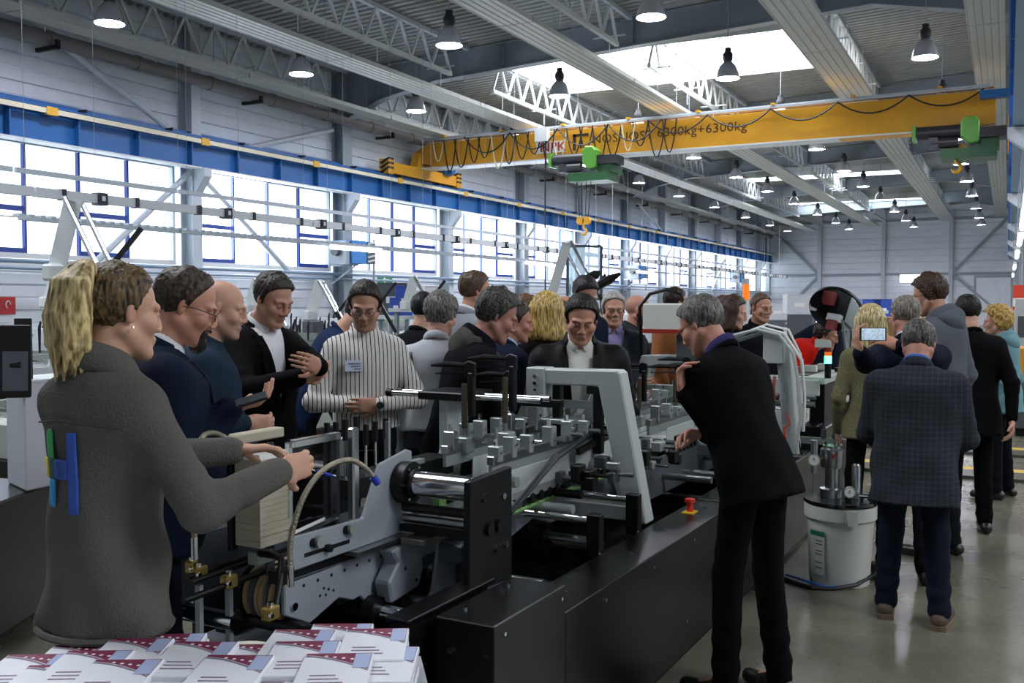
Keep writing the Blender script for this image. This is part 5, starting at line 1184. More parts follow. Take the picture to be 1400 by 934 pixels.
# white printer head on its bracket
hd = thing('printer_head', 'white box-shaped printer head with red stripe and black bracket', 'printer head', mw(6.75, 2.35, 1.0))
q0 = m_u(885,452,6.72); q1 = m_u(958,416,6.72)
K().prism([(6.62, q0.y, 1.49), (6.62, q1.y, 1.49), (6.62, q1.y, 1.69), (6.62, q0.y, 1.69)], (.22,0,0)).build('head_box', mat('printer_white','D6D8D2',.45), hd, bevel=.01)
K().prism([(6.615, q0.y, 1.475), (6.615, q1.y, 1.475), (6.615, q1.y, 1.545), (6.615, q1.y+.06, 1.545), (6.615, q1.y+.12, 1.505), (6.615, q0.y, 1.505)], (.006,0,0)).build('red_stripe', mat('stripe_red','9A2A22',.45), hd)
tx = text('hhs', .055, mw(6.614, q1.y+.10, 1.565), M_blk2, hd, rot=(pi/2, radians(0), MA*-1), name='lettering'); tx.rotation_euler = (pi/2, radians(-18), -MA)
K().box((6.66,q1.y+.02,1.30),(6.78,q1.y+.16,1.47)).build('bracket', M_dkgrey, hd, bevel=.006); K().box((6.7,q1.y+.06,.80),(6.76,q1.y+.12,1.30)).build('bracket_post', M_blk2, hd, bevel=.004)
K().tube([(6.72,q0.y+.04,1.3),(6.72,q0.y+.06,1.66),(6.72,q0.y-.02,1.76),(6.72,q0.y-.15,1.79),(6.72,q0.y-.26,1.75),(6.72,q0.y-.28,1.68)], .014, 8).build('head_cable', M_blk2, hd)
# trunk that carries the hoses
tk = thing('hose_column', 'grey sloping column carrying a bundle of pale hoses behind the man in black', 'machine column', mw(6.9, 1.6, .6))
K().beam(m_u(1094,622,6.95)+Vector((0,.05,0)), m_u(1072,470,6.95), .10, .10, (1,0,0)).build('column', M_grey, tk, bevel=.008)
K().box(m_u(1046,454,6.9)-Vector((.06,0,.22)), m_u(1074,454,6.9)+Vector((.06,0,-.0))).build('junction_box', M_grey, tk, bevel=.006)
hb = thing('hose_bundle', 'bundle of pale grey hoses arching behind the man in black', 'hoses', mw(6.9, 1.5, .7))
for i, (pts, r) in enumerate([([(985,446),(1035,432),(1065,440),(1085,470),(1092,520),(1095,570),(1088,610)],.013),([(990,450),(1040,428),(1072,438),(1096,480),(1100,540),(1098,590)],.012),
        ([(1000,452),(1045,436),(1062,462),(1070,520),(1072,580)],.015),([(1000,446),(1048,424),(1078,432),(1094,470),(1098,500),(1097,545),(1078,570)],.009),([(1060,440),(1076,470),(1080,520),(1084,570),(1096,622)],.007),([(1058,436),(1068,480),(1074,530),(1076,580)],.010)]):
    K().tube([m_u(x, y+20*max(0,1-(y-424)/150), 6.82+.03*i) for x, y in pts], r, 8).build('hose', [M_grey, M_white2, M_grey2, M_white2, M_blk2, M_grey][i], hb)
K().tube([m_u(1076,566,6.8), m_u(1080,580,6.8), m_u(1072,585,6.8), m_u(1074,600,6.8)], .006, 6).build('wire', M_red, hb)
# stack light
sl = thing('stack_light', 'signal stack light, green lit under red and amber, on the machine end', 'signal light', mw(8.18, 1.74, .8))
p = m_v(1132, 495, 1.72); u, v, z = p.x, p.y, p.z
u = 8.12
p = m_u(1132, 492, u); v, z = p.y, p.z
K().cyl((u,v,z-.15),(u,v,z-.03),.026,12).build('stack_base', M_blk2, sl)
K().cyl((u,v,z-.03),(u,v,z+.03),.028,14).build('lens_green', mat('lens_green','30E090',.3,emit=9,ecol='3CFF9A'), sl)
K().cyl((u,v,z+.03),(u,v,z+.065),.028,14).build('lens_amber', mat('lens_amber','E0701E',.3,emit=.5,ecol='E0601E'), sl)
K().cyl((u,v,z+.065),(u,v,z+.10),.028,14).build('lens_red', mat('lens_red','8A2A20',.3), sl)
K().cyl((u,v,z+.10),(u,v,z+.15),.024,12).box((u-.03,v-.01,z+.1),(u+.03,v+.1,z+.16)).build('stack_cap', M_grey, sl)
# round safety mirror
c = m_u(1142, 424, 8.85); n = mach(-CF*.62-CU*.6-CR*.5).normalized()
ax = n.orthogonal().normalized(); ay = n.cross(ax)
mr = thing('round_mirror', 'large round tilted mirror above the machine beside the red sweater', 'mirror', MM @ Vector((c.x, c.y, 0)))
def disc(mb, cc, r, n_, th, k=36):
    pts = [cc+(ax*cos(2*pi*i/k)+ay*sin(2*pi*i/k))*r for i in range(k)]; return mb.prism(pts, n_*th)
disc(K(), c, .225, n, .01).build('mirror_disc', mat('mirror_glass','C6CACE',.03,metal=1), mr)
disc(K(), c-n*.03, .233, n, .028).build('mirror_rim', M_blk2, mr)
K().cyl((c.x+.08,c.y-.1,1.12),(c.x+.05,c.y-.05,c.z-.06),.014,10).build('mirror_post', M_stl, mr); K().box((c.x,c.y-.2,1.086),(c.x+.16,c.y,1.12)).build('mirror_foot', M_blk2, mr)

# ================================================================ the feeder with the paper stack
fd = thing('feeder', 'feeder head of the machine with grey slotted plates, brass clamps and tan belts', 'machine', mw(2.5, 2.2, 0))
plate_v(fd, 'feeder_plate', [(2.325,.945),(2.345,.955),(2.70,.945),(2.785,1.10),(2.80,1.12),(2.97,1.15),(3.0,1.14),(3.0,.86),(2.93,.845),(2.345,.845),(2.325,.86)], 2.07, .016, M_grey2)
sl_ = K().prism([(2.39,2.07,.878),(2.62,2.07,.875),(2.62,2.07,.888),(2.39,2.07,.891)],(0,-.0015,0)).build('slot', M_blk2, fd)
K().cyl((2.5,2.07,.885),(2.5,2.05,.885),.014,6).build('slot_nut', M_blk2, fd)
for u, z in ((2.45,.918),(2.62,.925)): K().cyl((u,2.07,z),(u,2.05,z),.020,14).build('clamp_screw', M_zinc, fd); K().cyl((u-.02,2.07,z),(u-.02,2.062,z),.015,10).build('washer', M_blk2, fd)
K().box((2.32,2.10,.80),(3.3,2.16,.84)).build('belt_bed', M_blk2, fd)
K().box((2.62,2.03,.83),(3.25,2.09,.845)).build('table_strip', M_stl, fd)
# chrome guide window and post
g0 = [(2.405,.93),(2.645,.955),(2.645,1.24),(2.405,1.245)]
K().prism([(u,2.15,z) for u, z in g0],(0,.012,0)).build('guide_panel', mat('dark_glass','0A0B0D',.08,spec=.6), fd)
for (a, b) in zip(g0, g0[1:]+g0[:1]): K().beam((a[0],2.145,a[1]),(b[0],2.145,b[1]),.016,.016).build('guide_rim', M_chr, fd)
K().box((2.405,2.12,1.225),(2.645,2.15,1.25)).build('guide_rim', M_chr, fd, bevel=.003)
K().box((2.66,2.08,.94),(2.695,2.11,1.265)).build('guide_post', M_stl, fd, bevel=.006)
K().cyl((2.44,2.13,1.16),(2.62,2.13,1.10),.004,6).build('indicator_rod', M_chr, fd); K().cyl((2.52,2.128,1.135),(2.60,2.128,1.105),.006,6).build('rod_sleeve', mat('tip_blue','2A3FB0',.4), fd)
K().box((2.48,2.18,1.0),(2.62,2.24,1.03)).build('side_clamp', M_blk2, fd)
# hoses of braided metal
M_braid = mat('braided_hose', '9C9484', .35, metal=.75, bump=.6, bscale=180)
def hose(pts, r, tip=None):
    # smooth the run through the points
    P = [Vector(p) for p in pts]; out = []
    for i in range(len(P)-1):
        a = P[max(i-1,0)]; b = P[i]; c_ = P[i+1]; d = P[min(i+2,len(P)-1)]
        for k in range(6):
            t = k/6; out.append(.5*((2*b)+(c_-a)*t+(2*a-5*b+4*c_-d)*t*t+(3*b-a-3*c_+d)*t**3))
    out.append(P[-1]); K().tube(out, r, 10).build('air_hose', M_braid, fd)
    if tip: K().tube([P[-1], P[-1]+Vector(tip)], [.014,.012], 10).build('hose_tip', mat('tip_blue','2A3FB0',.4), fd)
hose([m_v(397,775,2.02), m_v(398,735,2.02), m_v(415,680,2.0), m_v(442,643,1.98), m_v(475,629,1.96), m_v(497,638,1.94), m_v(510,652,1.93)], .009, (.015,-.01,-.025))
hose([m_v(266,735,2.2), m_v(264,700,2.2), m_v(264,640,2.22), m_v(275,600,2.25), m_v(292,592,2.28), m_v(310,600,2.3)], .009)
for x, y, v in ((397,780,2.02),(266,742,2.2)):
    p = m_v(x, y, v); K().cyl(p+Vector((0,0,-.05)), p+Vector((0,0,.015)), .011, 10).build('hose_fitting', M_chr, fd)
# left side plate with the red button
plate_v(fd, 'feeder_plate', [(2.37,1.02),(2.40,1.05),(2.62,1.06),(2.62,.93),(2.55,.90),(2.37,.90)], 2.52, .016, M_grey2)
p = m_v(283, 712, 2.55); K().cyl(p, p+Vector((0,0,.02)), .022, 14).build('emergency_stop', M_red, fd); K().cyl(p+Vector((0,0,-.06)), p, .02, 12).build('button_base', M_blk2, fd)
K().box((2.3,2.5,.7),(3.2,2.56,.90)).build('side_frame', M_dkgrey, fd)
# upright black guides that hold the stack, cream top bar
for x, w in ((318,.03),(338,.035),(352,.02)):
    p = m_v(x, 735, 2.28); K().box((p.x-w/2,2.27,.90),(p.x+w/2,2.29,1.22)).build('stack_guide', M_dkgrey if x != 318 else M_blk2, fd, bevel=.003)
K().beam(m_v(308,603,2.42), m_v(382,590,2.42), .05, .035).build('top_bar', mat('cream_bar','B9B29C',.5), fd, bevel=.004)
p = m_v(370, 605, 2.42); K().cyl(p, p+Vector((0,0,-.35)), .012, 8).build('bar_post', M_stl, fd)
# black rods, brass clamps
def rod(a, b, r=.010, mt=None, nm='adjusting_rod'): return K().cyl(Vector(a), Vector(b), r, 10).build(nm, mt or M_blk2, fd)
A = lambda x, y, v: m_v(x, y, v)
rod(A(255,790,2.32), A(352,757,2.32)); rod(A(262,796,2.27), A(430,738,2.27), .009); rod(A(250,822,2.22), A(405,765,2.22), .011)
K().tube([A(355,757,2.2), A(378,760,2.1), A(385,766,2.06), A(382,800,2.02), A(377,828,2.0)], .011, 10).build('bent_rod', M_blk2, fd)
sh = K().cyl((2.36,2.34,.655),(2.36,1.86,.655),.022,16).build('adjusting_shaft', M_blk2, fd); bolt(fd, 2.36, 1.86, .655, 'v', .014)
K().cyl((2.30,2.60,.66),(2.30,2.28,.66),.03,16).build('drive_roller', M_chr, fd)
for x, y, v, w in ((272,783,2.32,.05),(313,795,2.22,.05),(370,838,1.98,.05),(262,775,2.35,.03)):
    p = A(x, y, v); b_ = K().cbox(p, (w, .035, .042)).build('brass_clamp', M_brass, fd, bevel=.005); K().cyl(p+Vector((0,0,.02)), p+Vector((0,0,.032)), .010, 8).build('clamp_bolt', M_chr, b_); K().cyl(p+Vector((-.02,-.017,0)), p+Vector((-.02,-.026,0)), .008, 8).build('clamp_bolt', M_chr, b_)
for x in (272,313):
    p = A(x, 800, 2.3); K().box((p.x-.008,2.29,.55),(p.x+.008,2.31,p.z)).build('rod_stand', M_grey2, fd)
p = A(365,758,2.22); K().box((p.x-.018,2.2,.72),(p.x+.018,2.215,p.z+.14)).build('stack_stop', M_dkgrey, fd, bevel=.003); K().cbox(p+Vector((-.03,0,0)), (.07,.05,.045)).build('stop_block', M_zinc, fd, bevel=.004)
# belt discs at the feeder mouth
for v, mt_ in ((2.30,M_blk2),(2.275,M_belt),(2.25,M_dkgrey),(2.225,M_belt),(2.205,M_belt),(2.185,M_dkgrey),(2.165,M_belt),(2.145,M_belt)):
    K().tube([(2.42+.085*cos(a), v, .735+.085*sin(a)) for a in np.linspace(pi*.35, pi*1.35, 14)], .010, 6).build('feed_belt', mt_, fd)
    K().beam((2.45,v,.81),(2.9,v,.835),.02,.006).build('feed_belt', mt_, fd)
K().cyl((2.42,2.31,.735),(2.42,2.13,.735),.072,20).build('belt_pulley', M_dkgrey, fd)
# small deck with warning triangle, blue motor, dark gear box
K().box((2.22,1.80,.50),(2.50,2.16,.615)).build('gear_box', M_blk2, fd, bevel=.006)
K().box((2.30,1.90,.615),(2.42,2.02,.622)).build('label_plate', M_dkgrey, fd)
K().prism([(2.33,1.985,.6225),(2.325,1.925,.6225),(2.39,1.935,.6225)],(0,0,.001)).build('warning_triangle', mat('label_yellow','E3B52B',.5), fd)
bm = m_v(478, 872, 1.86); K().cbox(bm, (.06,.06,.06)).cyl(bm+Vector((0,.05,0)), bm+Vector((0,-.05,0)), .03, 12).build('motor', mat('motor_blue','1E4C9C',.4), fd, bevel=.004)
K().box((2.2,2.2,.48),(2.6,2.6,.52)).build('tray', M_dkgrey, fd); K().box((2.25,1.85,.04),(2.6,2.6,.12)).build('feeder_foot', M_blk2, fd); K().box((2.4,2.1,.12),(2.5,2.5,.5)).build('feeder_leg', M_blk2, fd)
for i in range(6): K().cbox((2.23+.03*i, 1.84, .46), (.02,.05,.06)).build('terminal', M_blk2, fd)

# stack of carton blanks standing in the feeder
stk = thing('paper_stack', 'tall stack of white carton blanks in the feeder under the operator\'s hands', 'paper stack', mw(2.34, 2.25, .92))
r_ = random.Random(2); z = .925
M_pap = mat('paper_edge', 'A8A08C', .85, var=.12, vscale=60, stretch=(1,1,40))
for k in range(16):
    h = .0185; e = r_.uniform(-.003,.003); K().box((2.265+e,2.14+e,z),(2.40+e,2.245+e,z+h-.0008)).build('paper_bundle', M_pap if k < 15 else M_white2, stk); z += h

# ================================================================ bucket with pump, hoses
bk = thing('glue_bucket', 'white plastic glue bucket with steel pump on its black lid', 'bucket', mw(6.02, 1.02, 0))
bx, by = 6.10, 1.06
c0 = MM @ Vector((bx, by, 0)); bx, by = c0.x, c0.y
M_bk = mat('bucket_white', 'C9CBC2', .45)
MB().lathe([(0,.0),(.172,.0),(.176,.02),(.196,.42),(.205,.42),(.208,.40),(.212,.40),(.212,.475),(.205,.48),(0,.48)], (bx,by,0), 32).build('tub', M_bk, bk)
MB().lathe([(0,.482),(.212,.482),(.218,.49),(.214,.505),(0,.51)], (bx,by,0), 32).build('lid', mat('lid_black','0E0F11',.15), bk)
d_ = Vector((-bx,-by,0)).normalized(); sd = Vector((d_.y,-d_.x,0))*-1
def bk_pt(a, r, z): 
    v = d_*cos(radians(a))+Vector((-d_.y,d_.x,0))*sin(radians(a)); return Vector((bx,by,0))+v*r+Vector((0,0,z))
MB().prism([bk_pt(a, .213, .47-.0) for a in (8,28)]+[bk_pt(a, .214, .385) for a in (28,20,12)], d_*.014).build('latch', M_bk, bk)
MB().add([bk_pt(a, .1985, z) for z in (.07,.34) for a in (-58,-50,-42,-34,-26)], [(i,i+1,6+i,5+i) for i in range(4)]).build('label', mat('label_grey','B4B6AE',.6), bk)
MB().add([bk_pt(a, .2000, z) for z in (.30,.33) for a in (-58,-50,-42,-34,-26)], [(i,i+1,6+i,5+i) for i in range(4)]).build('label_band', mat('label_green','1F6A4A',.5), bk)
for z in (.27,.21,.14,.11,.25,.19):
    MB().add([bk_pt(a, .2002, zz) for zz in (z,z+.006) for a in (-44,-37,-30)], [(0,1,4,3),(1,2,5,4)]).build('label_line', M_badge, bk)
pz = .51
MB().lathe([(0,0),(.075,0),(.075,.05),(.045,.055),(.045,.18),(.07,.18),(.075,.2),(.075,.29),(.06,.30),(.06,.315),(0,.315)], bk_pt(-120,.055,pz), 20).build('pump', M_stl, bk)
for k in range(5): q = bk_pt(-120,.055,pz)+Vector((.05*cos(k*1.26),.05*sin(k*1.26),.31)); MB().cyl(q, q+Vector((0,0,.03)), .006, 6).build('pump_stud', M_chr, bk)
q = bk_pt(-120,.055,pz)+d_*.075+Vector((0,0,.25)); MB().prism([q+sd*.02+Vector((0,0,.02)), q-sd*.02+Vector((0,0,.02)), q-Vector((0,0,.015))], d_*.003).build('warning_sign', mat('label_red','7A1E1A',.5), bk)
MB().lathe([(0,0),(.028,0),(.028,.2),(.022,.21),(0,.21)], bk_pt(95,.09,pz), 16).build('filter_tube', M_stl, bk)
for a, r, z, R_ in ((-75,.16,.74,.036),(40,.08,.56,.034)):
    c_ = bk_pt(a, r, z); g = MB().cyl(c_, c_+d_*.03, R_, 18).build('gauge', M_zinc, bk); MB().cyl(c_+d_*.03, c_+d_*.032, R_*.82, 18).build('gauge_face', M_white2, g); MB().beam(c_+d_*.034, c_+d_*.034+Vector((0,0,R_*.6)), .004, .002).build('gauge_needle', M_blk2, g)
c_ = bk_pt(-75,.16,.74); MB().cyl(c_+Vector((0,0,.02)), c_+Vector((0,0,.12)), .022, 12).cyl(c_-Vector((0,0,.08)), c_, .018, 10).build('regulator', M_stl, bk); MB().cyl(c_, bk_pt(-100,.09,.74), .009, 8).build('fitting', M_brass, bk)
MB().cyl(bk_pt(60,.12,.54), bk_pt(75,.25,.54), .014, 10).build('outlet', M_chr, bk)
fh = lambda x, y, z=.012: at_z(x, y, z)
h1 = MB().tube([fh(1066,788), fh(1085,797), fh(1110,804), fh(1140,805), at_z(1170,800,.03), at_z(1195,786,.06), at_z(1210,772,.10), at_z(1222,758,.16)], .012, 8).build('floor_hose', M_wire); tag(h1, 'black hose lying on the floor in front of the bucket', 'hose')
h2 = MB().tube([fh(1075,786), fh(1100,794), fh(1130,803,.01), at_z(1165,802,.02), at_z(1200,785,.05), at_z(1225,762,.10)], .007, 8).build('floor_hose', mat('hose_blue','2F6FD0',.35)); tag(h2, 'thin bright blue hose curving round the bucket on the floor', 'hose')
h3 = MB().tube([bk_pt(100,.23,.5), bk_pt(100,.3,.52), bk_pt(110,.34,.42)], .007, 8).build('air_line', mat('hose_blue','2F6FD0',.35), bk)

# ================================================================ booklets on the front table
tb = thing('delivery_table', 'white front table under the pile of printed booklets', 'table', (-1.6, 1.5, 0))
zt = .80
ta, tb_ = at_z(-30,938,zt), at_z(575,897,zt); tu = (tb_-ta).normalized(); tn = Vector((tu.y,-tu.x,0)); tc_ = [ta, tb_, tb_+tn*.75, ta+tn*.75]
MB().prism([p-Vector((0,0,.03)) for p in tc_], (0,0,.03)).build('table_top', mat('table_white','A2A5AA',.5), tb)
for q in tc_:
    c = q+((tc_[0]+tc_[2])/2-q)*.12; MB().box((c.x-.025,c.y-.025,0),(c.x+.025,c.y+.025,zt-.03)).build('leg', M_dkgrey, tb)
M_cov = mat('booklet_white', 'E2E4EA', .45); M_mar = mat('booklet_maroon', '7A2748', .45); M_lil = mat('booklet_lilac', 'A9B6D6', .45); M_mau = mat('booklet_mauve', '8E7590', .5)
def booklet(x, y, rz, z, tilt, label, sx=.155, sy=.215, th=.016, style=0):
    t = thing('booklet', label, 'booklet', (x, y, z), 'printed booklets on the front table')
    R_ = Matrix.Translation((x, y, z)) @ Matrix.Rotation(rz, 4, 'Z') @ Matrix.Rotation(tilt, 4, 'X')
    def B(): return MB(R_)
    B().box((-sx/2,-sy/2,0),(sx/2,sy/2,th)).build('pages', M_cov, t, bevel=.002)
    e = th+.0006
    # curved maroon corner with pale arc, a lilac picture block and print lines
    n = 10
    arc = [(-sx/2+.004+(sx-.008)*i/n, sy/2-.012-.085*(i/n)**1.6) for i in range(n+1)]
    B().add([(a, b_, e) for a, b_ in arc]+[(a, sy/2-.002, e) for a, _ in arc], [(i, i+1, n+2+i, n+1+i) for i in range(n)]).build('cover_band', M_mar, t)
    B().add([(a, b_-.010, e+.0003) for a, b_ in arc]+[(a, b_-.004, e+.0003) for a, b_ in arc], [(i, i+1, n+2+i, n+1+i) for i in range(n)]).build('cover_arc', M_mau, t)
    B().box((sx/2-.04,sy/2-.09,e),(sx/2-.005,sy/2-.006,e+.0004)).build('cover_picture', M_lil, t)
    for k in range(3): B().box((-sx/2+.03,-sy/2+.04+.02*k,e),(sx/2-.05-.01*k,-sy/2+.045+.02*k,e+.0004)).build('print_line', M_mau, t)
    for k in range(4): B().cyl((-sx/2+.05+.02*k,sy/2-.022-.006*k,e+.0004),(-sx/2+.05+.02*k,sy/2-.022-.006*k,e+.0008),.0045,8).build('print_dot', M_white2, t)
ROWS = [('farthest row', 8, 5, [(95,912),(170,905),(228,897),(405,893),(462,882),(510,892)]), ('middle row', 5, 4, [(30,930),(110,927),(185,922),(262,915),(338,917),(410,915),(480,912)]), ('nearest row', 4, 4, [(60,950),(150,945),(235,942),(310,940),(385,940),(455,938),(520,925)])]
for rn, lv0, nl, pts in ROWS:
    for i, (x, y) in enumerate(pts):
        top = {0: 4, 1: 3, 2: 3}[['farthest row','middle row','nearest row'].index(rn)] + (1 if i % 2 else 0) - (1 if rn == 'farthest row' else 0); rz = .52+.05*sin(i*2.3+top)
        p = at_z(x, y, .801+.0172*top)
        for lv in range(top+1):
            booklet(p.x+.004*sin(lv*5+i), p.y+.004*cos(lv*3), rz+.02*sin(lv*4.1), .8005+.0172*lv+.00083*(i+7*[r_0[0] for r_0 in ROWS].index(rn)), 0, 'white maroon booklet, %s pile of %s on front table, %s from bottom' % (ORD[i], rn, ORD[lv]))
p = at_z(325, 905, .84)
tag(MB().lathe([(0,0),(.115,0),(.12,.004),(.12,.046),(.115,.05),(0,.05)], (p.x, p.y, .80), 36).build('paper_disc', mat('disc_cream','D9D6C8',.6)), 'pale round disc lying behind the booklets on the front table', 'disc')
# phones held by two visitors
def phone(c, right, upv, label, w=.145, h=.072, scr=None):
    c = Vector(c); right = Vector(right).normalized(); upv = Vector(upv).normalized(); nn = right.cross(upv).normalized()
    t = thing('mobile_phone', label, 'phone', c, None)
    P = [c+right*(sx*w/2)+upv*(sy*h/2) for sx, sy in ((-1,-1),(1,-1),(1,1),(-1,1))]
    MB().prism(P, -nn*.009).build('phone_body', SM, t, bevel=.002)
    P2 = [c+nn*.0006+right*(sx*w*.44)+upv*(sy*h*.44) for sx, sy in ((-1,-1),(1,-1),(1,1),(-1,1))]; MB().add(P2, [(0,1,2,3)]).build('phone_screen', scr or SCR, t)
phone(at_d(1194,457,5.25), CR, CU, 'phone held sideways by the grey-haired man in navy, its screen lit')
phone(at_d(343,545,3.12), CR*.8+CF*.3+CU*.25, CF*.8+CU*.3-CR*.3, 'dark phone held by the bearded man in the navy suit', .105, .058, mat('screen_off','2A3038',.15))
# ================================================================ machines and clutter between the visitors and the window wall
M_gg = mat('pale_green_grey', 'B9C4B8', .5); M_lg = mat('light_machine_grey', 'C3C9CC', .45); M_bbox = mat('blue_box', '2C4FA8', .45)
M_clear = mat('clear_cover', 'C8DCE6', .15, spec=.6)
def guard(label, c, w, ln, ang, yaw=0.0, mt=None, group='raised machine guards'):
    """raised guard: two tubes joined at the top with a hinged plate arm and gas struts"""
    t = thing('raised_guard', label, 'machine guard', (c[0], c[1], 0), group); c = Vector(c)
    ax_ = Vector((cos(yaw), sin(yaw), 0)); bx_ = Vector((-sin(yaw), cos(yaw), 0)); dn = (ax_*cos(ang)-Vector((0,0,1))*sin(ang))
    mt = mt or M_white
    L, R_ = c-bx_*w/2, c+bx_*w/2
    MB().cyl(L, L+dn*ln, .022, 8).build('guard_tube', M_chr, t); MB().cyl(R_, R_+dn*ln, .022, 8).build('guard_tube', M_chr, t)
    MB().beam(L, R_, .04, .03).build('guard_bar', mt, t)
    back = (-ax_*cos(ang)*.55-Vector((0,0,1))*sin(ang))
    MB().beam(c, c+back*ln*.62, .015, .14, ax_).build('plate_arm', mt, t)
    e = c+back*ln*.62; MB().cbox(e, (.12,.20,.14)).build('arm_end', mt, t, bevel=.02)
    MB().beam(L+dn*ln*.55, L+dn*ln*.55+(ax_*.25+Vector((0,0,-.45))), .05, .05).build('gas_strut', M_black, t)
    MB().beam(R_+dn*ln*.55, R_+dn*ln*.55+(ax_*.25+Vector((0,0,.32))), .04, .04).build('gas_strut', M_black, t)
    for q in (L, R_):
        e2 = q+dn*ln; zb = max([h*.86 for x0, x1, y0, y1, h in LINES if x0 < e2.x < x1 and y0 < e2.y < y1] or [0])
        MB().cyl(e2, (e2.x, e2.y, zb), .02, 8).build('guard_post', M_steel2, t)
LINES = []
def line_machine(label, x0, x1, y0, y1, h, seed, body=None):
    LINES.append((x0, x1, y0, y1, h))
    """a long paper machine: dark plinth, pale bed, rails, press levers, rollers, cross shafts"""
    r = random.Random(seed); t = thing('paper_machine', label, 'machine', ((x0+x1)/2, (y0+y1)/2, 0)); body = body or M_gg
    MB().box((x0,y0,0),(x1,y1,h*.62)).build('plinth', M_blk2, t)
    MB().box((x0+.05,y0+.05,h*.62),(x1-.05,y1-.05,h*.86)).build('bed', body, t, bevel=.01)
    for x in (x0+.2,(x0+x1)/2,x1-.2): MB().box((x-.03,y0+.1,h*.92),(x+.03,y1-.1,h*.97)).build('rail', M_zinc, t)
    y = y0+.3
    while y < y1-.3:
        MB().cyl((x0+.05,y,h*.9),(x1-.05,y,h*.9),.03,8).build('cross_shaft', M_stl if r.random() < .6 else M_chr, t)
        k = r.random(); x = r.uniform(x0+.2,x1-.3)
        if k < .5: MB().box((x,y,h*.9),(x+r.uniform(.2,.5),y+.15,h+r.uniform(.1,.3))).build('head_block', r.choice([M_lg,M_white,body,M_dkgrey]), t, bevel=.01)
        for j in range(3):
            x = r.uniform(x0+.15,x1-.15); z = h+r.uniform(.12,.3); q = MB().tube([(x,y+.1,h*.95),(x,y+.1,z-.05),(x,y+.12,z+.03)],[.012,.02,.012],6).build('press_lever', M_blk2, t)
        if r.random() < .5: MB().box((x0+.1,y+.18,h*.97),(x1-.1,y+.24,h*1.06)).build('cross_rail', r.choice([M_zinc,M_lg,M_grn]), t)
        y += r.uniform(.34,.55)
    for j in range(int((y1-y0)/.6)):
        yy = y0+.2+j*.6; MB().cyl((x1,yy,h*.78),(x1+.03,yy,h*.78),.03,8).build('knob', M_blk2, t)
line_machine('long pale green paper machine behind the visitors at the left', -6.7, -5.1, 4.2, 9.8, 1.02, 21)
line_machine('pale grey paper machine behind the white shirted man', -8.0, -6.4, 10.5, 17.0, 1.05, 22, M_lg)
line_machine('second row paper machine near the window wall at the left', -11.4, -9.4, 6.0, 13.5, 1.15, 23, M_lg)
line_machine('third row paper machine below the windows', -13.6, -11.7, 14.5, 24, 1.2, 24)
line_machine('far paper machine beyond the balding visitors', -9.5, -7.6, 18.5, 27, 1.15, 25, M_lg)
line_machine('farthest paper machine row under the distant windows', -13.5, -11, 26, 38, 1.2, 26)
# left edge: black base with the white cabinet, screen on a post
bs = thing('machine_base', 'low black machine base at the left edge behind the operator', 'machine base', (-4.95, 4.2, 0))
MB().prism([(-4.35,3.0,.06),(-4.62,3.55,.06),(-6.2,3.3,.06),(-5.9,2.3,.06)], (0,0,.66)).build('base_box', M_blk, bs, bevel=.01); MB().prism([(-4.45,3.05,0),(-4.7,3.45,0),(-6.0,3.2,0),(-5.8,2.5,0)], (0,0,.06)).build('base_foot', M_dkgrey, bs)
p0_ = at_d(35, 655, 5.0); p1_ = at_d(112, 645, 5.35); p2_ = at_d(10, 640, 5.25); zt_ = .722
cb = thing('white_cabinet', 'plain white cabinet standing on the black base at the left edge', 'cabinet', (p0_.x, p0_.y, zt_))
pts = [Vector((p.x,p.y,zt_)) for p in (p2_,p0_,p1_)]; pts.append(pts[0]+pts[2]-pts[1])
MB().prism(pts, (0,0,.56)).build('cabinet_body', mat('cabinet_white','C9CBD2',.5), cb, bevel=.008); MB().prism([p+Vector((0,0,.56)) for p in pts], (0,0,.012)).build('cabinet_top', M_white, cb)
mp_ = pts[0]*.35+pts[1]*.65+(pts[2]-pts[1])*.12; zb_ = zt_+.572
sc_ = thing('control_screen', 'dark touch screen on a black post above the white cabinet', 'screen', (mp_.x, mp_.y, zb_))
MB().box((mp_.x-.03,mp_.y-.03,zb_),(mp_.x+.03,mp_.y+.03,zb_+.32)).build('post', M_blk2, sc_)
c_ = at_d(21, 494, 4.9); rr_ = (CR*.92+CF*.4).normalized(); nn_ = rr_.cross(CU).normalized()
MB().prism([c_+rr_*(sx*.072)+CU*(sz*.185) for sx, sz in ((-1,-1),(1,-1),(1,1),(-1,1))], nn_*.05*(1 if nn_.dot(CF) > 0 else -1)).build('screen_housing', M_blk2, sc_, bevel=.006)
f_ = c_-nn_*.002*(1 if nn_.dot(CF) > 0 else -1)
MB().prism([f_+rr_*(sx*.058)+CU*(sz*.10-.05) for sx, sz in ((-1,-1),(1,-1),(1,1),(-1,1))], -nn_*.002*(1 if nn_.dot(CF) > 0 else -1)).build('screen_face', mat('screen_grey','4A5058',.2), sc_)
MB().beam(mp_+Vector((0,0,.55+.72-.72)), c_, .05, .06).build('screen_arm', M_blk2, sc_)
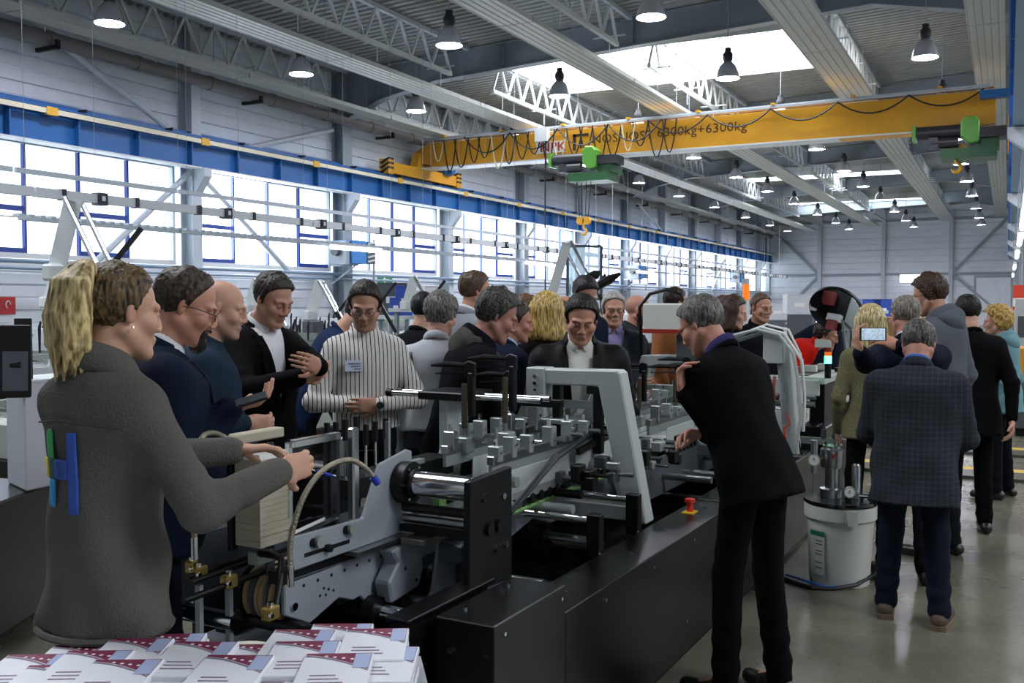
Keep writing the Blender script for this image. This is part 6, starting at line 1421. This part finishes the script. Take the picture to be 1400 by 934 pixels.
# raised guards
g = at_d(100, 274, 8.0); guard('large raised white guard with chrome tubes above the operator\'s head', g, .44, 1.05, radians(66), YAW+.12)
for i, (x, y, d, w, l, lab) in enumerate([(78,371,12,.45,.7,'small raised guard left of the ponytail'),(352,382,13.5,.45,.75,'raised guard above the black suited man'),(438,384,13,.5,.85,'raised guard between the black suit and the striped shirt'),(503,384,15,.5,.7,'raised guard behind the head of the striped shirt man'),(567,379,14,.5,.75,'raised guard left of the white shirted man'),(775,332,14.5,.75,1.6,'big raised guard with two long tubes above the leather jacket')]):
    guard(lab, at_d(x, y, d), w, l, radians(62), YAW+.1)
for x, y, x2, y2, d in ((803,381,821,372,12.0),(812,394,848,374,12.2)):
    a, b = at_d(x, y, d), at_d(x2, y2, d); o = MB().tube([a, a*.4+b*.6, b], [.05,.06,.02], 8).build('press_arm', M_blk2); 
    tag(o, 'black pointed press arm raised over the crowd, %s one' % ('shorter left' if x == 803 else 'longer right'), 'machine arm')
    q = MB().cyl(a, (a.x, a.y, 0), .03, 8).build('arm_stand', M_dkgrey, o)
# framed glass board
M_board = mat('board_glass', 'D5E6EE', .3); _n = M_board.node_tree; _t = _n.nodes.new('ShaderNodeBsdfTranslucent'); _t.inputs[0].default_value = lin('E4F0F4'); _p = _n.nodes.new('ShaderNodeBsdfTransparent'); _p.inputs[0].default_value = lin('DCEAF0')
_m = _n.nodes.new('ShaderNodeMixShader'); _m.inputs[0].default_value = .6; _n.links.new(_t.outputs[0], _m.inputs[1]); _n.links.new(_p.outputs[0], _m.inputs[2]); _n.links.new(_m.outputs[0], _n.nodes['Material Output'].inputs[0])
bd = at_d(798, 340, 16); w1 = at_d(776, 400, 16); w2 = at_d(822, 400, 16)
t = thing('framed_board', 'tall framed pale blue display board behind the crowd', 'board', (bd.x, bd.y, 0))
zb, zt2 = 1.75, 2.62
MB().prism([(w1.x,w1.y,zb),(w2.x,w2.y,zb),(w2.x,w2.y,zt2),(w1.x,w1.y,zt2)], (CF.x*.03,CF.y*.03,0)).build('board_panel', M_board, t)
for a, b in (((w1.x,w1.y,zb),(w2.x,w2.y,zb)),((w2.x,w2.y,zb),(w2.x,w2.y,zt2)),((w2.x,w2.y,zt2),(w1.x,w1.y,zt2)),((w1.x,w1.y,zt2),(w1.x,w1.y,zb))): MB().beam(a, b, .03, .04).build('board_frame', M_dkgrey, t)
for q in (w1, w2): MB().cyl((q.x,q.y,0),(q.x,q.y,zb), .025, 8).build('board_leg', M_dkgrey, t)
M_pic = mat('board_print','9DBFD0',.4); r_ = random.Random(3)
for k in range(7):
    s_ = k/7; q = w1*(1-s_)+w2*s_; q2 = w1*(1-s_-.1)+w2*(s_+.1); hh = r_.uniform(.12,.34); off = -CF*.006
    MB().prism([(q.x+off.x,q.y+off.y,zb+.06),(q2.x+off.x,q2.y+off.y,zb+.06),(q2.x+off.x,q2.y+off.y,zb+.06+hh),(q.x+off.x,q.y+off.y,zb+.06+hh)], (-.001,-.002,0)).build('board_picture', M_pic, t)
# ---- busbar trunking, rail and cable tray hanging along the hall
def run(name, label, cat, x, z, w, h, y0, y1, mt):
    t = thing(name, label, cat, (x, (y0+y1)/2, z)); y = y0
    sg0 = MB().box((x-w/2,y0,z-h/2),(x+w/2,y0+2.95,z+h/2)).build('section', mt, t)
    n = int((y1-y0)/3)
    for k in range(1, n): clone(sg0, sg0.location+Vector((0,3*k,0)), t)
    return t, n
t, n = run('busbar_trunking', 'grey busbar trunking with black joints hanging across the windows', 'busbar', -12, 3.22, .10, .13, 6, 62, M_lg)
j0 = MB().box((-12.06,6.8,3.145),(-11.93,6.86,3.3)).build('joint', M_black, t); o0 = MB().box((-12.08,7.4,3.13),(-11.92,7.56,3.31)).build('outlet_box', M_black, t); i0 = MB().box((-11.915,7.45,3.19),(-11.90,7.5,3.26)).build('outlet_face', M_white, t)
for k in range(1, 42): clone(j0, j0.location+Vector((0,1.3*k,0)), t)
for k in range(1, 20): clone(o0, o0.location+Vector((0,2.6*k,0)), t); clone(i0, i0.location+Vector((0,2.6*k,0)), t)
hg = MB().cyl((-12,7,3.28),(-12,7,deck_z(-12)), .004, 4).build('hanger', M_steel, t)
for k in range(1, 18): clone(hg, hg.location+Vector((0,3*k,0)), t)
t, n = run('cable_rail', 'thin grey rail above the busbar trunking', 'cable rail', -12.4, 3.55, .05, .07, 6, 62, M_steel2)
hg = MB().cyl((-12.4,8,3.58),(-12.4,8,deck_z(-12.4)), .004, 4).build('hanger', M_steel, t)
for k in range(1, 14): clone(hg, hg.location+Vector((0,4*k,0)), t)
t, n = run('cable_tray', 'perforated grey cable tray below the busbar trunking', 'cable tray', -12.2, 2.86, .12, .05, 8.8, 50, M_steel2)
th_ = MB().box((-12.27,8.85,2.885),(-12.13,8.93,2.92)).build('tray_tooth', M_steel2, t)
for k in range(1, 150): clone(th_, th_.location+Vector((0,.17*k,0)), t)
hg = MB().cyl((-12.2,9,2.9),(-12.2,9,deck_z(-12.2)), .004, 4).build('hanger', M_steel, t)
for k in range(1, 14): clone(hg, hg.location+Vector((0,3*k,0)), t)
for i, (y0, y1) in enumerate(((7.0,8.7),(15.6,17.3),(24.4,26.1),(33.5,35.2))):
    t = thing('tube_light', 'white tube light hanging on the cable tray by the windows, %s from the left' % ORD[i], 'lamp', (-12.2,(y0+y1)/2,2.75), 'tube lights on the cable tray')
    MB().cyl((-12.0,y0,2.80),(-12.0,y1,2.80),.05,10).build('tube', M_tube, t); MB().box((-12.1,y0,2.835),(-11.95,y1,2.86)).build('batten', M_white, t)
# ---- blue unit heaters on the columns
def heater(i, y, z, lab):
    x = WX+1.0; t = thing('unit_heater', lab, 'heater', (x, y, z-.35), 'blue unit heaters on the columns')
    MB().box((x-.35,y-.35,z-.33),(x+.35,y+.35,z+.33)).build('heater_body', mat('heater_blue','3E7FC4',.4), t, bevel=.015)
    MB().box((x+.1,y+.35,z-.31),(x+.36,y+.75,z+.31)).build('louvre_box', M_dkgrey, t)
    lv = MB().prism([(x-.3,y+.38,z-.28),(x+.38,y+.38,z-.28),(x+.38,y+.72,z-.22),(x-.3,y+.72,z-.22)],(0,0,.05)).build('louvre', M_lg, t)
    for k in range(1, 5): clone(lv, lv.location+Vector((0,0,.125*k)), t)
    MB().box((x-.3,y-.55,z-.36),(x+.3,y-.40,z+.3)).build('fan_plate', M_steel, t); MB().cyl((x,y-.7,z),(x,y-.36,z),.12,10).build('fan_motor', M_dkgrey, t)
    MB().beam((WX+.35,y,z-.36),(x+.3,y,z-.36),.06,.05).beam((WX+.35,y,z-.9),(x+.2,y,z-.38),.04,.04).build('heater_bracket', M_steel2, t)
    MB().cyl((x+.2,y+.9,z-.9),(x+.2,y+.9,z+.4),.03,6).cyl((x+.2,y+.9,z+.2),(x+.2,y+.75,z+.2),.03,6).build('heater_pipe', M_steel, t)
heater(0, 22.4, 3.1, 'blue unit heater with grey louvres on the column above the black suited man')
heater(1, 46.2, 3.2, 'blue unit heater on a far column, second in the row')
heater(2, 66.5, 3.4, 'blue unit heater near the end wall, third in the row')
# signs on the window wall
p = at_X(12, 418, WX+.08); t = MB().box((WX+.04,p.y-.16,p.z-.17),(WX+.06,p.y+.16,p.z+.17)).build('fire_sign', mat('sign_red','B8242A',.5)); tag(t, 'small red fire equipment sign on the wall at the left edge', 'sign')
MB().tube([(WX+.065,p.y+.05*cos(a),p.z+.02+.07*sin(a)) for a in np.linspace(0,pi*1.4,10)],.012,6).build('sign_symbol', M_white2, t)
p = at_X(530, 383, WX+.08); t = MB().box((WX+.04,p.y-.5,p.z-.16),(WX+.06,p.y+.3,p.z+.16)).build('exit_sign', mat('sign_green','2F8A5A',.5)); tag(t, 'small green emergency exit sign on the wall above the striped shirt man', 'sign')
MB().prism([(WX+.064,p.y-.3,p.z),(WX+.064,p.y-.1,p.z+.1),(WX+.064,p.y-.1,p.z+.03),(WX+.064,p.y+.1,p.z+.03),(WX+.064,p.y+.1,p.z-.03),(WX+.064,p.y-.1,p.z-.03),(WX+.064,p.y-.1,p.z-.1)],(.002,0,0)).build('sign_arrow', M_white2, t)
# blue cases, boxes and shelves in the middle distance
def crate(x, y, d, w, h, mt, lab, cat='box', grp=None, nm='storage_box', base=None):
    p = at_d(x, y, d); r_ = CR*w/2; b_ = Vector((CF.x,CF.y,0)).normalized()*w*.7; z = p.z
    t = thing(nm, lab, cat, (p.x,p.y,z-h/2), grp); P = [Vector((p.x,p.y,z-h/2))+q for q in (-r_,r_,r_+b_,-r_+b_)]
    MB().prism(P, (0,0,h)).build('box_body', mt, t, bevel=.01); MB().prism([q+Vector((0,0,h)) for q in P], (0,0,.02)).build('box_lid', mt, t)
    MB().prism([P[0]+(P[1]-P[0])*.3-b_*.01+Vector((0,0,h*.4)), P[0]+(P[1]-P[0])*.7-b_*.01+Vector((0,0,h*.4)), P[0]+(P[1]-P[0])*.7-b_*.01+Vector((0,0,h*.6)), P[0]+(P[1]-P[0])*.3-b_*.01+Vector((0,0,h*.6))], b_*.01).build('box_label', M_white2, t)
    return t, P, z-h/2
def stand(P, z, lab, mt=None):
    t = thing('work_table', lab, 'table', (P[0].x,P[0].y,0)); c = (P[0]+P[2])/2
    MB().box((c.x-.6,c.y-.4,z-.06),(c.x+.6,c.y+.4,z)).build('table_top', M_lg, t)
    for sx in (-.5,.5):
        for sy in (-.3,.3): MB().box((c.x+sx-.03,c.y+sy-.03,0),(c.x+sx+.03,c.y+sy+.03,z-.06)).build('leg', M_steel, t)
t, P, z = crate(552, 412, 17, .3, .5, M_bbox, 'tall blue case on a work table left of the white shirted man'); stand(P, z, 'grey work table carrying the blue cases')
t, P, z = crate(541, 420, 17.0, .22, .3, M_bbox, 'smaller blue case beside the tall blue case'); 
t, P, z = crate(536, 410, 18.2, .55, .6, M_dkgrey, 'dark grey cabinet box behind the blue cases', nm='equipment_box'); stand(P, z, 'grey work table under the dark cabinet box')
t, P, z = crate(590, 407, 16, .22, .35, M_white2, 'white square case behind the grey-haired man', nm='equipment_box'); stand(P, z, 'grey work table under the white square case')
for i, (x, y, w, h, d) in enumerate(((1192,424,.42,.45,22),(1207,424,.42,.45,22),(1180,427,.3,.35,22.5))):
    t, P, z = crate(x, y, d, w, h, M_bbox if i < 2 else mat('crate_pale','9AB0D0',.5), ('left blue plastic bin above the blonde woman','right blue plastic bin above the blonde woman','small pale crate beside the blue bins')[i], 'bin', 'plastic bins beyond the blonde woman', 'plastic_bin')
    if i == 0: stand(P, z, 'grey work table under the plastic bins')
t, P, z = crate(1174, 421, 21, .26, .12, mat('orange_red','C8503A',.5), 'small orange red box beside the plastic bins', nm='storage_box'); stand(P, z, 'grey work table under the small orange red box')
p = at_d(1219, 452, 14); t = thing('cardboard_box', 'large brown cardboard box on a pallet right of the blonde woman', 'box', (p.x,p.y,0))
MB().box((p.x-.45,p.y-.3,.14),(p.x+.45,p.y+.5,1.48)).build('carton', mat('cardboard','9A7A4E',.8), t); MB().box((p.x-.5,p.y-.35,0),(p.x+.5,p.y+.55,.14)).build('pallet', mat('pallet_wood','8A7350',.8), t)
MB().box((p.x-.45,p.y-.302,.8),(p.x+.45,p.y-.298,.86)).build('tape', mat('tape_tan','B09A6A',.4), t)
# far machinery near the end wall
line_machine('far grey machine row near the end wall behind the round mirror', -7.0, -4.6, 24, 34, 1.25, 31, M_lg)
line_machine('far pale machine beside the aisle behind the curly blonde woman', -2.6, -1.2, 30, 40, 1.1, 32, M_lg)
for i, (x, y, d) in enumerate(((1093,395,20),(1063,405,24))):
    t, P, z = crate(x, y+22, d, .5, .4, M_lg, 'pale control cabinet %s of the round mirror' % ('just left','further left')[i], 'cabinet', nm='control_cabinet')
    MB().box((P[0].x,P[0].y,0),(P[0].x+.5,P[0].y+.4,z)).build('cabinet_stand', M_dkgrey, t)
b = at_d(1020, 400, 14); t = thing('flashing_beacon', 'orange beacon on a white post beyond the black sweater man', 'beacon', (b.x,b.y,0))
MB().cyl((b.x,b.y,b.z-.1),(b.x,b.y,b.z+.12),.05,14).build('beacon_lens', mat('beacon_orange','E8751A',.3,emit=.6,ecol='E8751A'), t); MB().cyl((b.x,b.y,b.z+.12),(b.x,b.y,b.z+.2),.048,14).build('beacon_cap', M_lg, t); MB().cyl((b.x,b.y,0),(b.x,b.y,b.z-.1),.04,10).build('beacon_post', M_white, t)
# right edge: yellow bin, grey cabinet, red and white sign on the columns
p = at_d(1390, 490, 12.5); t = thing('equipment_trolley', 'yellow and black equipment trolley at the right edge', 'trolley', (p.x,p.y,0))
MB().box((p.x-.05,p.y-.3,.72),(p.x+.6,p.y+.4,1.12)).build('yellow_box', mat('trolley_yellow','D9962A',.45), t, bevel=.01); MB().box((p.x-.05,p.y-.3,.1),(p.x+.6,p.y+.4,.72)).build('trolley_body', M_dkgrey, t, bevel=.01); MB().box((p.x,p.y-.25,0),(p.x+.55,p.y+.35,.1)).build('trolley_base', M_blk2, t)
p = at_d(1393, 470, 14); t = thing('control_cabinet', 'tall pale grey cabinet at the right edge behind the trolley', 'cabinet', (p.x,p.y,0))
MB().box((p.x-.06,p.y-.3,0),(p.x+.6,p.y+.4,1.75)).build('cabinet_body', M_lg, t, bevel=.01); MB().box((p.x-.02,p.y-.31,1.2),(p.x+.2,p.y-.30,1.5)).build('cabinet_panel', M_dkgrey, t); MB().box((p.x-.03,p.y-.31,.95),(p.x+.1,p.y-.30,1.05)).build('cabinet_label', M_red, t)
p = at_d(1393, 411, 16.3); t = MB().box((p.x-.09,p.y,p.z-.16),(p.x+.4,p.y+.03,p.z+.26)).build('column_sign', MR); tag(t, 'red and white sign fixed on a column at the right edge', 'sign')
MB().box((p.x-.09,p.y-.004,p.z-.10),(p.x+.1,p.y,p.z+.04)).build('sign_field', M_white2, t); MB().box((p.x-.02,p.y-.007,p.z-.06),(p.x+.02,p.y-.004,p.z+.01)).box((p.x+.04,p.y-.007,p.z-.06),(p.x+.08,p.y-.004,p.z+.01)).build('sign_symbol', MR, t)
# light on the end wall
p = at_Y(1245, 381, EY-.3); t = thing('wall_light', 'bright tube light on the end wall above the tall man', 'lamp', p); MB().box((p.x-.75,p.y,p.z-.28),(p.x+.75,p.y+.1,p.z+.28)).build('light_diffuser', M_tube, t); MB().box((p.x-.8,p.y+.1,p.z-.3),(p.x+.8,p.y+.2,p.z+.3)).build('light_housing', M_white, t)
